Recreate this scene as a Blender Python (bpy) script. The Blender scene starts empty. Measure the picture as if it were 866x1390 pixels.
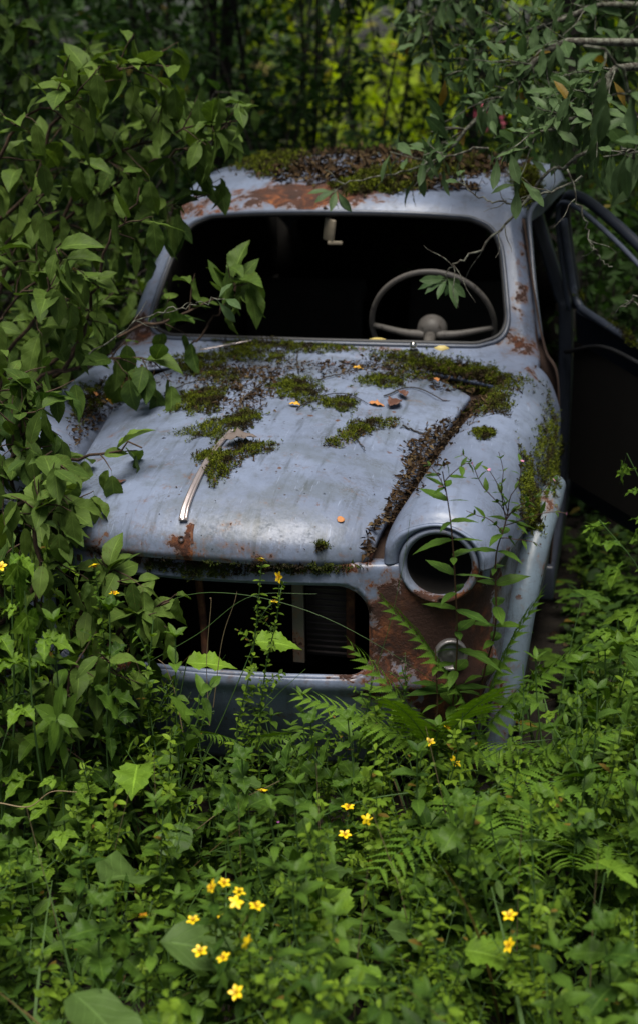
import bpy, math, random
import numpy as np
from mathutils import Vector, Matrix
from mathutils.bvhtree import BVHTree
R = math.radians
PI = math.pi
rng = np.random.default_rng(11)
random.seed(5)
S = bpy.context.scene
COL = S.collection

# ------------------------------------------------------------------ camera, sky, sun, exposure
CAM = np.array([0.949, -2.841, 1.76]); YAW, PITCH, ROLL = R(-13.21), R(18.0), R(-0.87)
FPX = 1777.0
def _axes():
    f = np.array([math.sin(YAW)*math.cos(PITCH), math.cos(YAW)*math.cos(PITCH), -math.sin(PITCH)])
    r = np.array([math.cos(YAW), -math.sin(YAW), 0]); u = np.cross(r, f)
    return r*math.cos(ROLL)+u*math.sin(ROLL), -r*math.sin(ROLL)+u*math.cos(ROLL), f
CR, CU, CF = _axes()
cd = bpy.data.cameras.new('camera'); cam = bpy.data.objects.new('camera', cd); COL.objects.link(cam)
cam.matrix_world = Matrix(((CR[0], CU[0], -CF[0], CAM[0]), (CR[1], CU[1], -CF[1], CAM[1]), (CR[2], CU[2], -CF[2], CAM[2]), (0, 0, 0, 1)))
cd.sensor_fit = 'VERTICAL'; cd.sensor_height = 36; cd.lens = FPX/1390*36
cd.clip_start = 0.05; cd.clip_end = 500
cd.dof.use_dof = True; cd.dof.focus_distance = 3.1; cd.dof.aperture_fstop = 2.7
S.camera = cam
w = bpy.data.worlds.new('World'); S.world = w; w.use_nodes = True
nt = w.node_tree; bg = nt.nodes['Background']
sky = nt.nodes.new('ShaderNodeTexSky'); sky.sky_type = 'NISHITA'; sky.sun_disc = False
SUN_EL, SUN_AZ = R(76), R(165)      # azimuth clockwise from +Y
sky.sun_elevation = SUN_EL; sky.sun_rotation = SUN_AZ; sky.dust_density = 5.0; sky.air_density = 1.0; sky.ozone_density = .35
nt.links.new(sky.outputs[0], bg.inputs[0]); bg.inputs[1].default_value = 0.05
sd = bpy.data.lights.new('sun', 'SUN'); sd.energy = 3.4; sd.angle = R(40); sd.color = (1, .95, .86)
so = bpy.data.objects.new('sun', sd); COL.objects.link(so)
sv = Vector((math.sin(SUN_AZ)*math.cos(SUN_EL), math.cos(SUN_AZ)*math.cos(SUN_EL), math.sin(SUN_EL)))
so.rotation_euler = sv.to_track_quat('Z', 'Y').to_euler(); so.location = (2, -3, 9)
S.view_settings.view_transform = 'Standard'; S.view_settings.look = 'None'
S.view_settings.exposure = 0.6; S.view_settings.gamma = 1
S.cycles.use_denoising = True
S.cycles.max_bounces = 5; S.cycles.diffuse_bounces = 1; S.cycles.glossy_bounces = 3
S.cycles.transmission_bounces = 3; S.cycles.transparent_max_bounces = 4

# ------------------------------------------------------------------ helpers
def at(px, py, ax, v):
    """world point where the sight line of photo pixel (px,py) meets the plane ax = v"""
    d = CF + CR*(px-433)/FPX - CU*(py-695)/FPX
    i = 'xyz'.index(ax); return CAM + d*((v-CAM[i])/d[i])
def sight(px, py):
    d = CF + CR*(px-433)/FPX - CU*(py-695)/FPX
    return d/np.linalg.norm(d)
def tag(o, label=None, cat=None, group=None, kind=None):
    if label: o['label'] = label
    if cat: o['category'] = cat
    if group: o['group'] = group
    if kind: o['kind'] = kind
    return o
def empty(name, loc=(0, 0, 0), rz=0):
    o = bpy.data.objects.new(name, None); COL.objects.link(o); o.location = loc; o.rotation_euler = (0, 0, rz)
    o.empty_display_size = .1
    return o
def link(name, me, mats, parent=None):
    o = bpy.data.objects.new(name, me); COL.objects.link(o)
    for m in (mats if isinstance(mats, (list, tuple)) else [mats]):
        if m: me.materials.append(m)
    if parent: o.parent = parent
    return o
def raw_mesh(name, V, F, uv=None, smooth=True, midx=None):
    """V (n,3); F (m,k) array of equal polygons, or a list of polygons"""
    me = bpy.data.meshes.new(name)
    if isinstance(F, np.ndarray):
        m, k = F.shape
        me.vertices.add(len(V)); me.vertices.foreach_set('co', np.asarray(V, np.float32).ravel())
        me.loops.add(m*k); me.loops.foreach_set('vertex_index', F.astype(np.int32).ravel())
        me.polygons.add(m)
        me.polygons.foreach_set('loop_start', np.arange(0, m*k, k, dtype=np.int32))
        me.polygons.foreach_set('loop_total', np.full(m, k, np.int32))
        fl = F.ravel()
    else:
        me.from_pydata([tuple(v) for v in V], [], F); fl = None
    if uv is not None and fl is not None:
        l = me.uv_layers.new(name='UVMap'); l.data.foreach_set('uv', np.asarray(uv, np.float32)[fl].ravel())
    if smooth: me.polygons.foreach_set('use_smooth', np.ones(len(me.polygons), bool))
    if midx is not None: me.polygons.foreach_set('material_index', np.asarray(midx, np.int32))
    me.update(calc_edges=True); me.validate()
    return me
def catmull(P, t):
    """P (n,...) control, t index-space array"""
    n = len(P); i = np.clip(np.floor(t).astype(int), 0, n-2); f = (t-i)
    g = lambda k: P[np.clip(i+k, 0, n-1)]
    def ext(k):
        idx = i+k; q = g(k).copy()
        lo = idx < 0; hi = idx > n-1
        q[lo] = 2*P[0]-P[1]; q[hi] = 2*P[n-1]-P[n-2]
        return q
    a, b, c, d = ext(-1), g(0), g(1), ext(2)
    f = f.reshape(f.shape+(1,)*(P.ndim-1))
    return .5*((2*b)+(-a+c)*f+(2*a-5*b+4*c-d)*f*f+(-a+3*b-3*c+d)*f**3)
def surf(ctrl, U, V):
    """bicubic point on control grid ctrl[row][col] at (U=col, V=row) index-space arrays (same shape)"""
    C = np.asarray(ctrl, float); sh = U.shape; U = U.ravel(); V = V.ravel()
    n = C.shape[0]; i = np.clip(np.floor(V).astype(int), 0, n-2); f = V-i
    rows = []
    for k in (-1, 0, 1, 2):
        idx = i+k
        def rowval(ix):
            ncol = C.shape[1]; j = np.clip(np.floor(U).astype(int), 0, ncol-2); g = U-j
            pts = []
            for q in (-1, 0, 1, 2):
                jj = j+q; p = C[ix, np.clip(jj, 0, ncol-1)].copy()
                lo = jj < 0; hi = jj > ncol-1
                p[lo] = 2*C[ix[lo], 0]-C[ix[lo], 1]; p[hi] = 2*C[ix[hi], ncol-1]-C[ix[hi], ncol-2]
                pts.append(p)
            a, b, c, d = pts; g = g[:, None]
            return .5*((2*b)+(-a+c)*g+(2*a-5*b+4*c-d)*g*g+(-a+3*b-3*c+d)*g**3)
        v = rowval(np.clip(idx, 0, n-1))
        lo = idx < 0; hi = idx > n-1
        if lo.any(): v[lo] = 2*v[lo]-rowval(np.ones_like(idx))[lo]
        if hi.any(): v[hi] = 2*v[hi]-rowval(np.full_like(idx, n-2))[hi]
        rows.append(v)
    a, b, c, d = rows; f = f[:, None]
    return (.5*((2*b)+(-a+c)*f+(2*a-5*b+4*c-d)*f*f+(-a+3*b-3*c+d)*f**3)).reshape(sh+(3,))
def sheet(ctrl, nu, nv, holes=(), u0=0, u1=None, v0=0, v1=None, post=None):
    """dense mesh of a control grid; holes are sdf(U,V)->negative inside, their edge vertices snapped on the outline"""
    C = np.asarray(ctrl, float); u1 = C.shape[1]-1 if u1 is None else u1; v1 = C.shape[0]-1 if v1 is None else v1
    U, V = np.meshgrid(np.linspace(u0, u1, nu), np.linspace(v0, v1, nv))
    hu, hv = (u1-u0)/(nu-1), (v1-v0)/(nv-1)
    for h in holes:
        for _ in range(2):
            s = h(U, V); e = 1e-3
            gu = (h(U+e, V)-s)/e; gv = (h(U, V+e)-s)/e; g2 = gu*gu+gv*gv+1e-12
            du, dv = -s*gu/g2, -s*gv/g2
            m = (np.abs(du) < hu*.62) & (np.abs(dv) < hv*.62)
            U = np.where(m, U+du, U); V = np.where(m, V+dv, V)
    P = surf(C, U, V)
    if post: P = post(P, U, V)
    idx = np.arange(nu*nv).reshape(nv, nu)
    F = np.stack([idx[:-1, :-1], idx[:-1, 1:], idx[1:, 1:], idx[1:, :-1]], -1).reshape(-1, 4)
    keep = np.ones(len(F), bool)
    for h in holes:
        cu = U.ravel()[F].mean(1); cv = V.ravel()[F].mean(1); keep &= h(cu, cv) > 0
    return P.reshape(-1, 3), F[keep]
def mirror(V, F):
    V2 = V.copy(); V2[:, 0] *= -1; return V2, F[:, ::-1]
def join(*parts):
    Vs, Fs, o = [], [], 0
    for V, F in parts:
        Vs.append(V); Fs.append(F+o); o += len(V)
    return np.concatenate(Vs), np.concatenate(Fs)
def tube(path, rad, k=8, closed=False, cap=True):
    """round tube of quads along path; rad scalar or per point"""
    P = np.asarray(path, float); n = len(P); r = np.broadcast_to(np.asarray(rad, float), (n,))
    T = np.gradient(P, axis=0) if not closed else (np.roll(P, -1, 0)-np.roll(P, 1, 0))
    T /= np.linalg.norm(T, axis=1)[:, None]+1e-12
    a = np.array([0, 0, 1.]) if abs(T[0][2]) < .9 else np.array([1., 0, 0])
    N = np.zeros_like(P); x = np.cross(T[0], a); x /= np.linalg.norm(x)
    for i in range(n):
        x = x-T[i]*(x@T[i]); x /= np.linalg.norm(x)+1e-12; N[i] = x
    B = np.cross(T, N); th = np.linspace(0, 2*PI, k, endpoint=False)
    V = P[:, None]+r[:, None, None]*(np.cos(th)[None, :, None]*N[:, None]+np.sin(th)[None, :, None]*B[:, None])
    idx = np.arange(n*k).reshape(n, k); nx = np.roll(idx, -1, 1)
    if closed:
        a0, b0 = idx, np.roll(idx, -1, 0); a1, b1 = nx, np.roll(nx, -1, 0)
    else:
        a0, b0, a1, b1 = idx[:-1], idx[1:], nx[:-1], nx[1:]
    F = np.stack([a0, a1, b1, b0], -1).reshape(-1, 4)
    V = V.reshape(-1, 3)
    if cap and not closed:   # fan caps as thin quads
        c = len(V); V = np.concatenate([V, P[:1], P[-1:]])
        caps = [(idx[0, j], c, c, idx[0, (j+1) % k]) for j in range(0)]
        ce = []
        for j in range(0, k, 2):
            ce.append((c, idx[0, (j+2) % k], idx[0, (j+1) % k], idx[0, j]))
            ce.append((c+1, idx[-1, j], idx[-1, (j+1) % k], idx[-1, (j+2) % k]))
        F = np.concatenate([F, np.array(ce)])
    return V, F
def smooth_path(pts, n):
    P = np.asarray(pts, float); return catmull(P, np.linspace(0, len(P)-1, n))
def lathe(prof, k, origin, axis, up=(0, 0, 1)):
    """prof [(r, h)...] turned about axis"""
    A = np.array(axis, float); A /= np.linalg.norm(A); X = np.cross(up, A); X /= np.linalg.norm(X); Y = np.cross(A, X)
    th = np.linspace(0, 2*PI, k, endpoint=False)
    V = np.array([np.array(origin)+A*h+(X*math.cos(t)+Y*math.sin(t))*r for r, h in prof for t in th])
    n = len(prof); idx = np.arange(n*k).reshape(n, k); nx = np.roll(idx, -1, 1)
    F = np.stack([idx[:-1], nx[:-1], nx[1:], idx[1:]], -1).reshape(-1, 4)
    return V, F
def box(c, s, rot=None):
    c = np.array(c, float); s = np.array(s, float)/2
    q = np.array([[-1, -1, -1], [1, -1, -1], [1, 1, -1], [-1, 1, -1], [-1, -1, 1], [1, -1, 1], [1, 1, 1], [-1, 1, 1]], float)*s
    if rot is not None: q = q@np.array(rot).T
    F = np.array([[0, 3, 2, 1], [4, 5, 6, 7], [0, 1, 5, 4], [1, 2, 6, 5], [2, 3, 7, 6], [3, 0, 4, 7]])
    return q+c, F
def solidify(o, t, off=-1):
    m = o.modifiers.new('thick', 'SOLIDIFY'); m.thickness = t; m.offset = off; return o
def bevel(o, wd=.004, seg=2):
    m = o.modifiers.new('bev', 'BEVEL'); m.width = wd; m.segments = seg; m.limit_method = 'ANGLE'; return o

# ------------------------------------------------------------------ materials
class MT:
    def __init__(s, name):
        s.m = bpy.data.materials.new(name); s.m.use_nodes = True; s.t = s.m.node_tree; s.b = s.t.nodes['Principled BSDF']
        s.out = s.t.nodes['Material Output']
    def n(s, typ, **kw):
        nd = s.t.nodes.new(typ)
        for k, v in kw.items():
            if k.startswith('i_'):
                key = k[2:]; key = int(key) if key.isdigit() else key.replace('_', ' ')
                nd.inputs[key].default_value = v
            else: setattr(nd, k, v)
        return nd
    def l(s, a, b): s.t.links.new(a, b)
    def math(s, op, a, b=0., clamp=False):
        nd = s.n('ShaderNodeMath', operation=op, use_clamp=clamp)
        for i, v in enumerate((a, b)):
            if isinstance(v, (int, float)): nd.inputs[i].default_value = v
            else: s.l(v, nd.inputs[i])
        return nd.outputs[0]
    def ramp(s, fac, stops, interp='LINEAR'):
        nd = s.n('ShaderNodeValToRGB'); cr = nd.color_ramp; cr.interpolation = interp
        while len(cr.elements) < len(stops): cr.elements.new(.5)
        for e, (p, c) in zip(cr.elements, stops):
            e.position = p; e.color = (c, c, c, 1) if isinstance(c, (int, float)) else (*c, 1)
        s.l(fac, nd.inputs[0]); return nd.outputs[0]
    def noise(s, scale, detail=5, rough=.55, vec=None, off=0, dist=0.):
        nd = s.n('ShaderNodeTexNoise'); nd.inputs['Scale'].default_value = scale; nd.inputs['Detail'].default_value = detail
        nd.inputs['Roughness'].default_value = rough; nd.inputs['Distortion'].default_value = dist
        v = vec if vec is not None else s.pos(); 
        if off:
            va = s.n('ShaderNodeVectorMath', operation='ADD'); va.inputs[1].default_value = (off, off*.7, off*1.3); s.l(v, va.inputs[0]); v = va.outputs[0]
        s.l(v, nd.inputs['Vector']); return nd.outputs['Fac']
    def pos(s):
        if not hasattr(s, '_p'): s._p = s.n('ShaderNodeTexCoord').outputs['Object']
        return s._p
    def mix(s, fac, a, b, mode='MIX'):
        nd = s.n('ShaderNodeMix', data_type='RGBA', blend_type=mode)
        for i, v in ((0, fac), (6, a), (7, b)):
            if isinstance(v, (int, float)): nd.inputs[i].default_value = v
            elif isinstance(v, tuple): nd.inputs[i].default_value = (*v, 1)
            else: s.l(v, nd.inputs[i])
        return nd.outputs[2]
    def xyz(s, vec=None):
        nd = s.n('ShaderNodeSeparateXYZ'); s.l(vec if vec is not None else s.pos(), nd.inputs[0]); return nd.outputs
    def smooth(s, v, lo, hi):
        nd = s.n('ShaderNodeMapRange', interpolation_type='SMOOTHSTEP'); s.l(v, nd.inputs[0])
        nd.inputs[1].default_value = lo; nd.inputs[2].default_value = hi; return nd.outputs[0]
    def blob(s, c, rad, soft=.5):
        """1 inside an ellipsoid at c, fading to 0"""
        vs = s.n('ShaderNodeVectorMath', operation='SUBTRACT'); s.l(s.pos(), vs.inputs[0]); vs.inputs[1].default_value = c
        vd = s.n('ShaderNodeVectorMath', operation='DIVIDE'); s.l(vs.outputs[0], vd.inputs[0]); vd.inputs[1].default_value = rad
        vl = s.n('ShaderNodeVectorMath', operation='LENGTH'); s.l(vd.outputs[0], vl.inputs[0])
        return s.smooth(vl.outputs['Value'], 1+soft, 1-soft)
    def bump(s, h, dist=.002, strength=1.):
        nd = s.n('ShaderNodeBump'); nd.inputs['Distance'].default_value = dist; nd.inputs['Strength'].default_value = strength
        s.l(h, nd.inputs['Height']); s.l(nd.outputs[0], s.b.inputs['Normal']); return nd

def simple(name, col, rough=.6, metal=0, nscale=30, var=.25, bump=.0, spec=.5):
    M = MT(name); n = M.noise(nscale)
    M.l(M.mix(n, tuple(c*(1-var) for c in col), tuple(min(1, c*(1+var)) for c in col)), M.b.inputs['Base Color'])
    M.b.inputs['Roughness'].default_value = rough; M.b.inputs['Metallic'].default_value = metal
    M.b.inputs['Specular IOR Level'].default_value = spec
    if bump: M.bump(n, bump)
    return M.m

def paint(name, blobs=(), rust_amt=.0, streak=0., base=(.162, .200, .292), speck=1., rough=.37, algae=0.):
    """weathered blue-grey enamel: mottled, scratched, dotted with dirt; rust where blobs [(centre, radii, strength)] say"""
    M = MT(name)
    n1 = M.noise(3.0, 6, .6, off=3); n2 = M.noise(28, 6, .65, off=7); n3 = M.noise(140, 3, .6, off=1)
    c = M.mix(M.smooth(n1, .35, .68), tuple(b*.80 for b in base), tuple(b*1.15 for b in base))
    c = M.mix(M.math('MULTIPLY', M.smooth(n2, .50, .72), .45), c, (.085, .095, .115))
    # fine dark grime film, patchy
    g = M.math('MULTIPLY', M.smooth(M.noise(7, 8, .75, off=21), .48, .70), M.smooth(n3, .38, .62))
    c = M.mix(M.math('MULTIPLY', g, .55), c, (.035, .038, .04))
    rr = M.math('ADD', M.math('MULTIPLY', g, .35), rough)
    # fingered streaks running fore-aft/down
    if streak:
        sv_ = M.n('ShaderNodeMapping'); sv_.inputs['Scale'].default_value = (1, .12, .12); M.l(M.pos(), sv_.inputs[0])
        st = M.smooth(M.noise(40, 4, .6, vec=sv_.outputs[0]), .52, .75)
        c = M.mix(M.math('MULTIPLY', st, streak), c, (.03, .035, .03))
    if algae:
        al = M.math('MULTIPLY', M.smooth(M.noise(9, 7, .7, off=33), .45, .62), algae)
        c = M.mix(al, c, (.035, .045, .018)); rr = M.math('ADD', rr, M.math('MULTIPLY', al, .3), True)
    # dirt dots
    vo = M.n('ShaderNodeTexVoronoi', feature='F1'); vo.inputs['Scale'].default_value = 42; M.l(M.pos(), vo.inputs['Vector'])
    dots = M.math('MULTIPLY', M.smooth(vo.outputs['Distance'], .17, .07), M.smooth(M.noise(11, 3, .5, off=55), .52, .60))
    c = M.mix(M.math('MULTIPLY', dots, .85*speck), c, (.035, .02, .012))
    # chips down to primer and rust
    vc = M.n('ShaderNodeTexVoronoi', feature='F1'); vc.inputs['Scale'].default_value = 15; M.l(M.pos(), vc.inputs['Vector'])
    ch = M.math('ADD', vc.outputs['Distance'], M.math('MULTIPLY', M.noise(70, 4, .7, off=8), .35))
    ch = M.math('MULTIPLY', M.smooth(ch, .285, .265), M.smooth(M.noise(4, 3, .5, off=41), .50, .56))
    c = M.mix(M.math('MULTIPLY', ch, .9), c, (.10, .045, .022))
    # pale scratches
    ms = M.n('ShaderNodeMapping'); ms.inputs['Scale'].default_value = (3, .25, .6); ms.inputs['Rotation'].default_value = (0, 0, .5); M.l(M.pos(), ms.inputs[0])
    sc2 = M.math('MULTIPLY', M.smooth(M.noise(55, 3, .5, vec=ms.outputs[0]), .66, .72), .35)
    c = M.mix(sc2, c, tuple(min(1, b*1.7+.03) for b in base))
    # rust
    rn = M.noise(17, 9, .68, off=13, dist=.4); rf = None
    for (cc, rad, s) in blobs:
        b = M.math('MULTIPLY', M.blob(cc, rad, .6), s)
        rf = b if rf is None else M.math('MAXIMUM', rf, b)
    if rf is None: thr = M.math('ADD', rn, rust_amt)
    else: thr = M.math('ADD', M.math('ADD', rn, rust_amt), M.math('MULTIPLY', rf, .5))
    thr = M.math('ADD', thr, M.math('MULTIPLY', M.math('SUBTRACT', M.noise(95, 5, .7, off=77), .5), .22))
    mask = M.smooth(thr, .695, .72)
    rim = M.smooth(thr, .66, .70)
    rc = M.ramp(M.noise(19, 10, .74, off=9, dist=.6), [(.34, (.012, .006, .005)), (.47, (.050, .017, .009)), (.56, (.15, .046, .015)), (.66, (.30, .12, .04)), (.76, (.36, .22, .12))])
    rc = M.mix(M.smooth(M.noise(5, 3, .5, off=4), .45, .6), rc, (.04, .016, .010))
    c = M.mix(M.math('MULTIPLY', M.smooth(thr, .56, .70), .45), c, (.13, .075, .045))
    c = M.mix(M.math('MULTIPLY', rim, .55), c, (.20, .09, .04))
    c = M.mix(mask, c, rc)
    M.l(c, M.b.inputs['Base Color'])
    M.l(M.math('ADD', rr, M.math('MULTIPLY', mask, .5), True), M.b.inputs['Roughness'])
    M.b.inputs['Specular IOR Level'].default_value = .5
    h = M.math('ADD', M.math('MULTIPLY', n1, 2.2), M.math('MULTIPLY', M.noise(60, 5, .7, off=2), .10))
    h = M.math('ADD', h, M.math('MULTIPLY', mask, -.30))
    h = M.math('ADD', h, M.math('MULTIPLY', M.math('MULTIPLY', M.noise(90, 6, .75), mask), 1.1))
    M.bump(h, .0042)
    return M.m

m_hood = paint('hood_enamel', [((.02, -.06, .72), (.20, .05, .05), .35), ((-.3, -.05, .70), (.25, .05, .04), .3), ((.42, .02, .69), (.03, .06, .06), .4), ((-.02, -.06, .735), (.012, .05, .05), .62)], rust_amt=.0, streak=.55, speck=1., algae=.30)
m_fender = paint('fender_enamel', [((.40, -.02, .70), (.03, .1, .04), .35), ((.675, .12, .66), (.05, .12, .06), .55), ((.675, 1.10, .92), (.05, .12, .02), .3)], streak=.25, speck=.5)
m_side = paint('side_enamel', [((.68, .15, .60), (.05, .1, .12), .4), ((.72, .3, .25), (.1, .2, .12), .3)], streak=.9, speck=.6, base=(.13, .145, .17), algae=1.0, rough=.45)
m_front = paint('front_panel_enamel', [((.565, .05, .555), (.165, .15, .125), .95), ((.45, 0, .50), (.09, .1, .16), .52), ((.61, .06, .42), (.12, .14, .18), .80), ((.1, -.05, .685), (.45, .1, .018), .42), ((.40, 0, .42), (.08, .1, .08), .40), ((.60, .06, .3), (.10, .12, .14), .45), ((-.25, -.05, .40), (.1, .1, .04), .3)], streak=.35, speck=1.1)
m_cabin = paint('cabin_enamel', [((-.12, 1.6, 1.41), (.26, .16, .05), .66), ((.62, 1.33, .97), (.10, .10, .06), .42), ((-.62, 1.3, .98), (.16, .10, .06), .55), ((.63, 1.45, 1.16), (.03, .2, .22), .30), ((-.45, 1.62, 1.37), (.18, .12, .05), .40), ((0, 1.15, .985), (.6, .02, .02), .3)], streak=.2, speck=.4)
m_flare = paint('flare_enamel', [((.70, .27, .25), (.06, .1, .10), .4), ((.775, .56, .68), (.05, .08, .05), .35)], streak=.4, speck=1.2, base=(.16, .215, .27))
m_ring = paint('ring_enamel', [((.56, -.02, .60), (.10, .06, .035), .70), ((.65, 0, .66), (.03, .06, .05), .45)], streak=0, speck=.7, base=(.17, .20, .27))
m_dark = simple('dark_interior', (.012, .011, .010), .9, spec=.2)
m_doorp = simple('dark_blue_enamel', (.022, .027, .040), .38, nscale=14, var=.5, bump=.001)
m_bpillar = simple('deep_blue_enamel', (.030, .036, .052), .40, nscale=14, var=.4)  # dark blue enamel of the door pillar and inner sill
m_rubber = simple('perished_rubber', (.020, .021, .024), .55, nscale=60, var=.5, bump=.001)
m_seal = simple('blue_grey_seal', (.07, .085, .12), .35, nscale=40, var=.5)
m_rust = MT('rusted_steel')
_c = m_rust.ramp(m_rust.noise(30, 8, .7), [(.3, (.02, .009, .006)), (.5, (.085, .03, .013)), (.65, (.17, .07, .03)), (.8, (.22, .16, .11))])
m_rust.l(_c, m_rust.b.inputs['Base Color']); m_rust.b.inputs['Roughness'].default_value = .85; m_rust.bump(m_rust.noise(120, 5, .7), .003); m_rust = m_rust.m
m_darkrust = simple('dark_rust', (.035, .018, .012), .9, nscale=25, var=.6, bump=.003)
m_chrome = simple('tarnished_trim', (.50, .44, .44), .32, metal=.75, nscale=60, var=.25)
m_bright = simple('bright_chrome', (.75, .72, .68), .12, metal=1, nscale=60, var=.1)
m_wheelc = MT('cream_bakelite')
_n = m_wheelc.smooth(m_wheelc.noise(60, 5, .7), .55, .68)
m_wheelc.l(m_wheelc.mix(_n, (.135, .125, .115), (.035, .028, .024)), m_wheelc.b.inputs['Base Color']); m_wheelc.b.inputs['Roughness'].default_value = .5; m_wheelc = m_wheelc.m
m_yellow = simple('yellowed_plastic', (.50, .40, .13), .5, var=.15)
m_mirror = simple('faded_mirror_back', (.22, .19, .14), .6, nscale=50, var=.4)
m_lens = simple('dull_lens_metal', (.22, .21, .21), .35, metal=.5, nscale=50, var=.5)

# ------------------------------------------------------------------ the car
car = empty('rusty_car', (0, .6, 0))
tag(car, 'abandoned blue grey car with rust and moss, lamps and glass missing, sunk in greenery', 'car')
car_parts = []
def cpart(name, VF, mats, parent=None, smooth=True, sol=0, bev=0, shell=True):
    par = parent or car
    me = raw_mesh(name, VF[0], VF[1], smooth=smooth)
    o = link(name, me, mats, par)
    o.matrix_parent_inverse = Matrix.Translation(-Vector((0, .6, 0)))
    if parent: o.matrix_parent_inverse = Matrix.Identity(4)
    if sol: solidify(o, sol)
    if bev: bevel(o, bev)
    if shell: car_parts.append(VF)
    return o

# hood -----------------------------------------------------------
def hood_row(yc, zc, ye, ze, wd):
    out = []
    for u in (-1, -.93, -.72, -.38, 0, .38, .72, .93, 1):
        a = abs(u)
        out.append((u*wd, yc+(ye-yc)*a**2.6, zc+(ze-zc)*(a**2.3 if a < .95 else 1)))
    return out
hood_c = [hood_row(-.078, .700, .020, .676, .398), hood_row(-.083, .722, .016, .695, .402), hood_row(-.066, .762, .03, .722, .408),
          hood_row(-.010, .805, .07, .752, .418), hood_row(.10, .846, .15, .780, .432), hood_row(.30, .888, .32, .808, .452),
          hood_row(.55, .918, .52, .838, .478), hood_row(.80, .944, .72, .866, .505), hood_row(.99, .962, .86, .884, .525), hood_row(1.075, .968, .905, .886, .53)]
def hood_post(P, U, V):
    # subtle raised spine and dents
    sp = np.exp(-(P[..., 0]/.05)**2)*.006*np.clip((P[..., 1]+.02)/.2, 0, 1)
    P = P.copy(); P[..., 2] += sp
    P[..., 2] += .004*np.sin(P[..., 0]*7+1)*np.sin(P[..., 1]*5)
    # rolled-down edges
    e = np.clip((np.abs(U-4)-3.9)/.1, 0, 1); P[..., 2] -= .012*e
    return P
hood = cpart('hood', sheet(hood_c, 90, 110, post=hood_post), m_hood, sol=.008)
tag(hood, 'large blue grey bonnet with moss clumps and one bent chrome strip')
HV, HF = sheet(hood_c, 90, 110, post=hood_post)
hood_bvh = BVHTree.FromPolygons([Vector(v) for v in HV], [tuple(int(i) for i in f) for f in HF])
def on_hood(px, py, off=0.):
    h = hood_bvh.ray_cast(Vector(CAM), Vector(sight(px, py)))
    return np.array(h[0]+h[1]*(off if h[1].z > 0 else -off)) if h[0] else None
# bent trim strip
pts = [on_hood(x, y, .008) for x, y in ((250, 709), (254, 690), (265, 663), (281, 632), (298, 608), (316, 588))]
pts = np.array(pts)
def ribbon(P, wd, n=None, h=.004):
    P = smooth_path(P, n or 30); T = np.gradient(P, axis=0); T /= np.linalg.norm(T, axis=1)[:, None]
    Sd = np.cross(T, [0, 0, 1.]); Sd /= np.linalg.norm(Sd, axis=1)[:, None]; Up = np.cross(Sd, T)
    prof = [(-1, -.5), (-1, .5), (-.55, 1), (-.25, .35), (.25, .35), (.55, 1), (1, .5), (1, -.5)]
    w_ = np.broadcast_to(np.asarray(wd, float), (len(P),))
    V = np.stack([P+Sd*(a*w_)[:, None]+Up*b*h for a, b in prof], 1); k = len(prof)
    idx = np.arange(len(P)*k).reshape(-1, k); nx = np.roll(idx, -1, 1)
    F = np.stack([idx[:-1], nx[:-1], nx[1:], idx[1:]], -1).reshape(-1, 4)
    F = np.concatenate([F, [[idx[0, 0], idx[0, 1], idx[0, 6], idx[0, 7]], [idx[0, 1], idx[0, 2], idx[0, 5], idx[0, 6]], [idx[-1, 7], idx[-1, 6], idx[-1, 1], idx[-1, 0]]]])
    return V.reshape(-1, 3), F
cpart('trim_strip', ribbon(pts, np.linspace(.0105, .006, 30)), m_chrome, hood, shell=False)
b0 = on_hood(247, 732); b1 = on_hood(247, 732, .01); ax = (b1-b0)/np.linalg.norm(b1-b0)
cpart('badge_hole', lathe([(.0085, .003), (.007, .0042), (.0045, .003), (.004, -.006), (.0005, -.006)], 14, b0, ax), m_darkrust, hood, shell=False)
b0 = on_hood(262, 727, .0015)
cpart('badge_scar', ribbon(np.array([on_hood(263, 712, .001), on_hood(261, 724, .001), on_hood(262, 738, .001)]), .0035, 8, .0015), m_rust, hood, shell=False)

# fenders ---------------------------------------------------------
fc = []   # sections inner gutter -> crest -> side, at increasing y
secs = [
 (0.005, [(.436, .690), (.442, .730), (.478, .775), (.563, .799), (.636, .772), (.668, .728), (.672, .690)]),
 (0.03, [(.432, .700), (.440, .750), (.480, .798), (.566, .822), (.645, .792), (.684, .735), (.690, .690)]),
 (0.10, [(.438, .715), (.448, .775), (.494, .822), (.575, .846), (.655, .812), (.697, .745), (.705, .690)]),
 (0.25, [(.455, .735), (.468, .800), (.520, .852), (.597, .872), (.678, .833), (.722, .755), (.730, .690)]),
 (0.45, [(.472, .760), (.492, .825), (.548, .878), (.622, .892), (.700, .850), (.744, .765), (.752, .690)]),
 (0.70, [(.505, .800), (.530, .856), (.588, .900), (.650, .908), (.722, .863), (.762, .775), (.768, .690)]),
 (0.92, [(.560, .855), (.585, .889), (.625, .917), (.672, .920), (.734, .873), (.772, .785), (.776, .690)]),
 (1.08, [(.630, .905), (.640, .917), (.655, .928), (.680, .928), (.736, .880), (.774, .79), (.778, .690)]),
 (1.22, [(.655, .93), (.662, .935), (.672, .938), (.69, .932), (.736, .885), (.774, .79), (.778, .690)]),
]
fc = [[(x, y, z) for x, z in s] for y, s in secs]
fR = sheet(fc, 60, 110)
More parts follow.
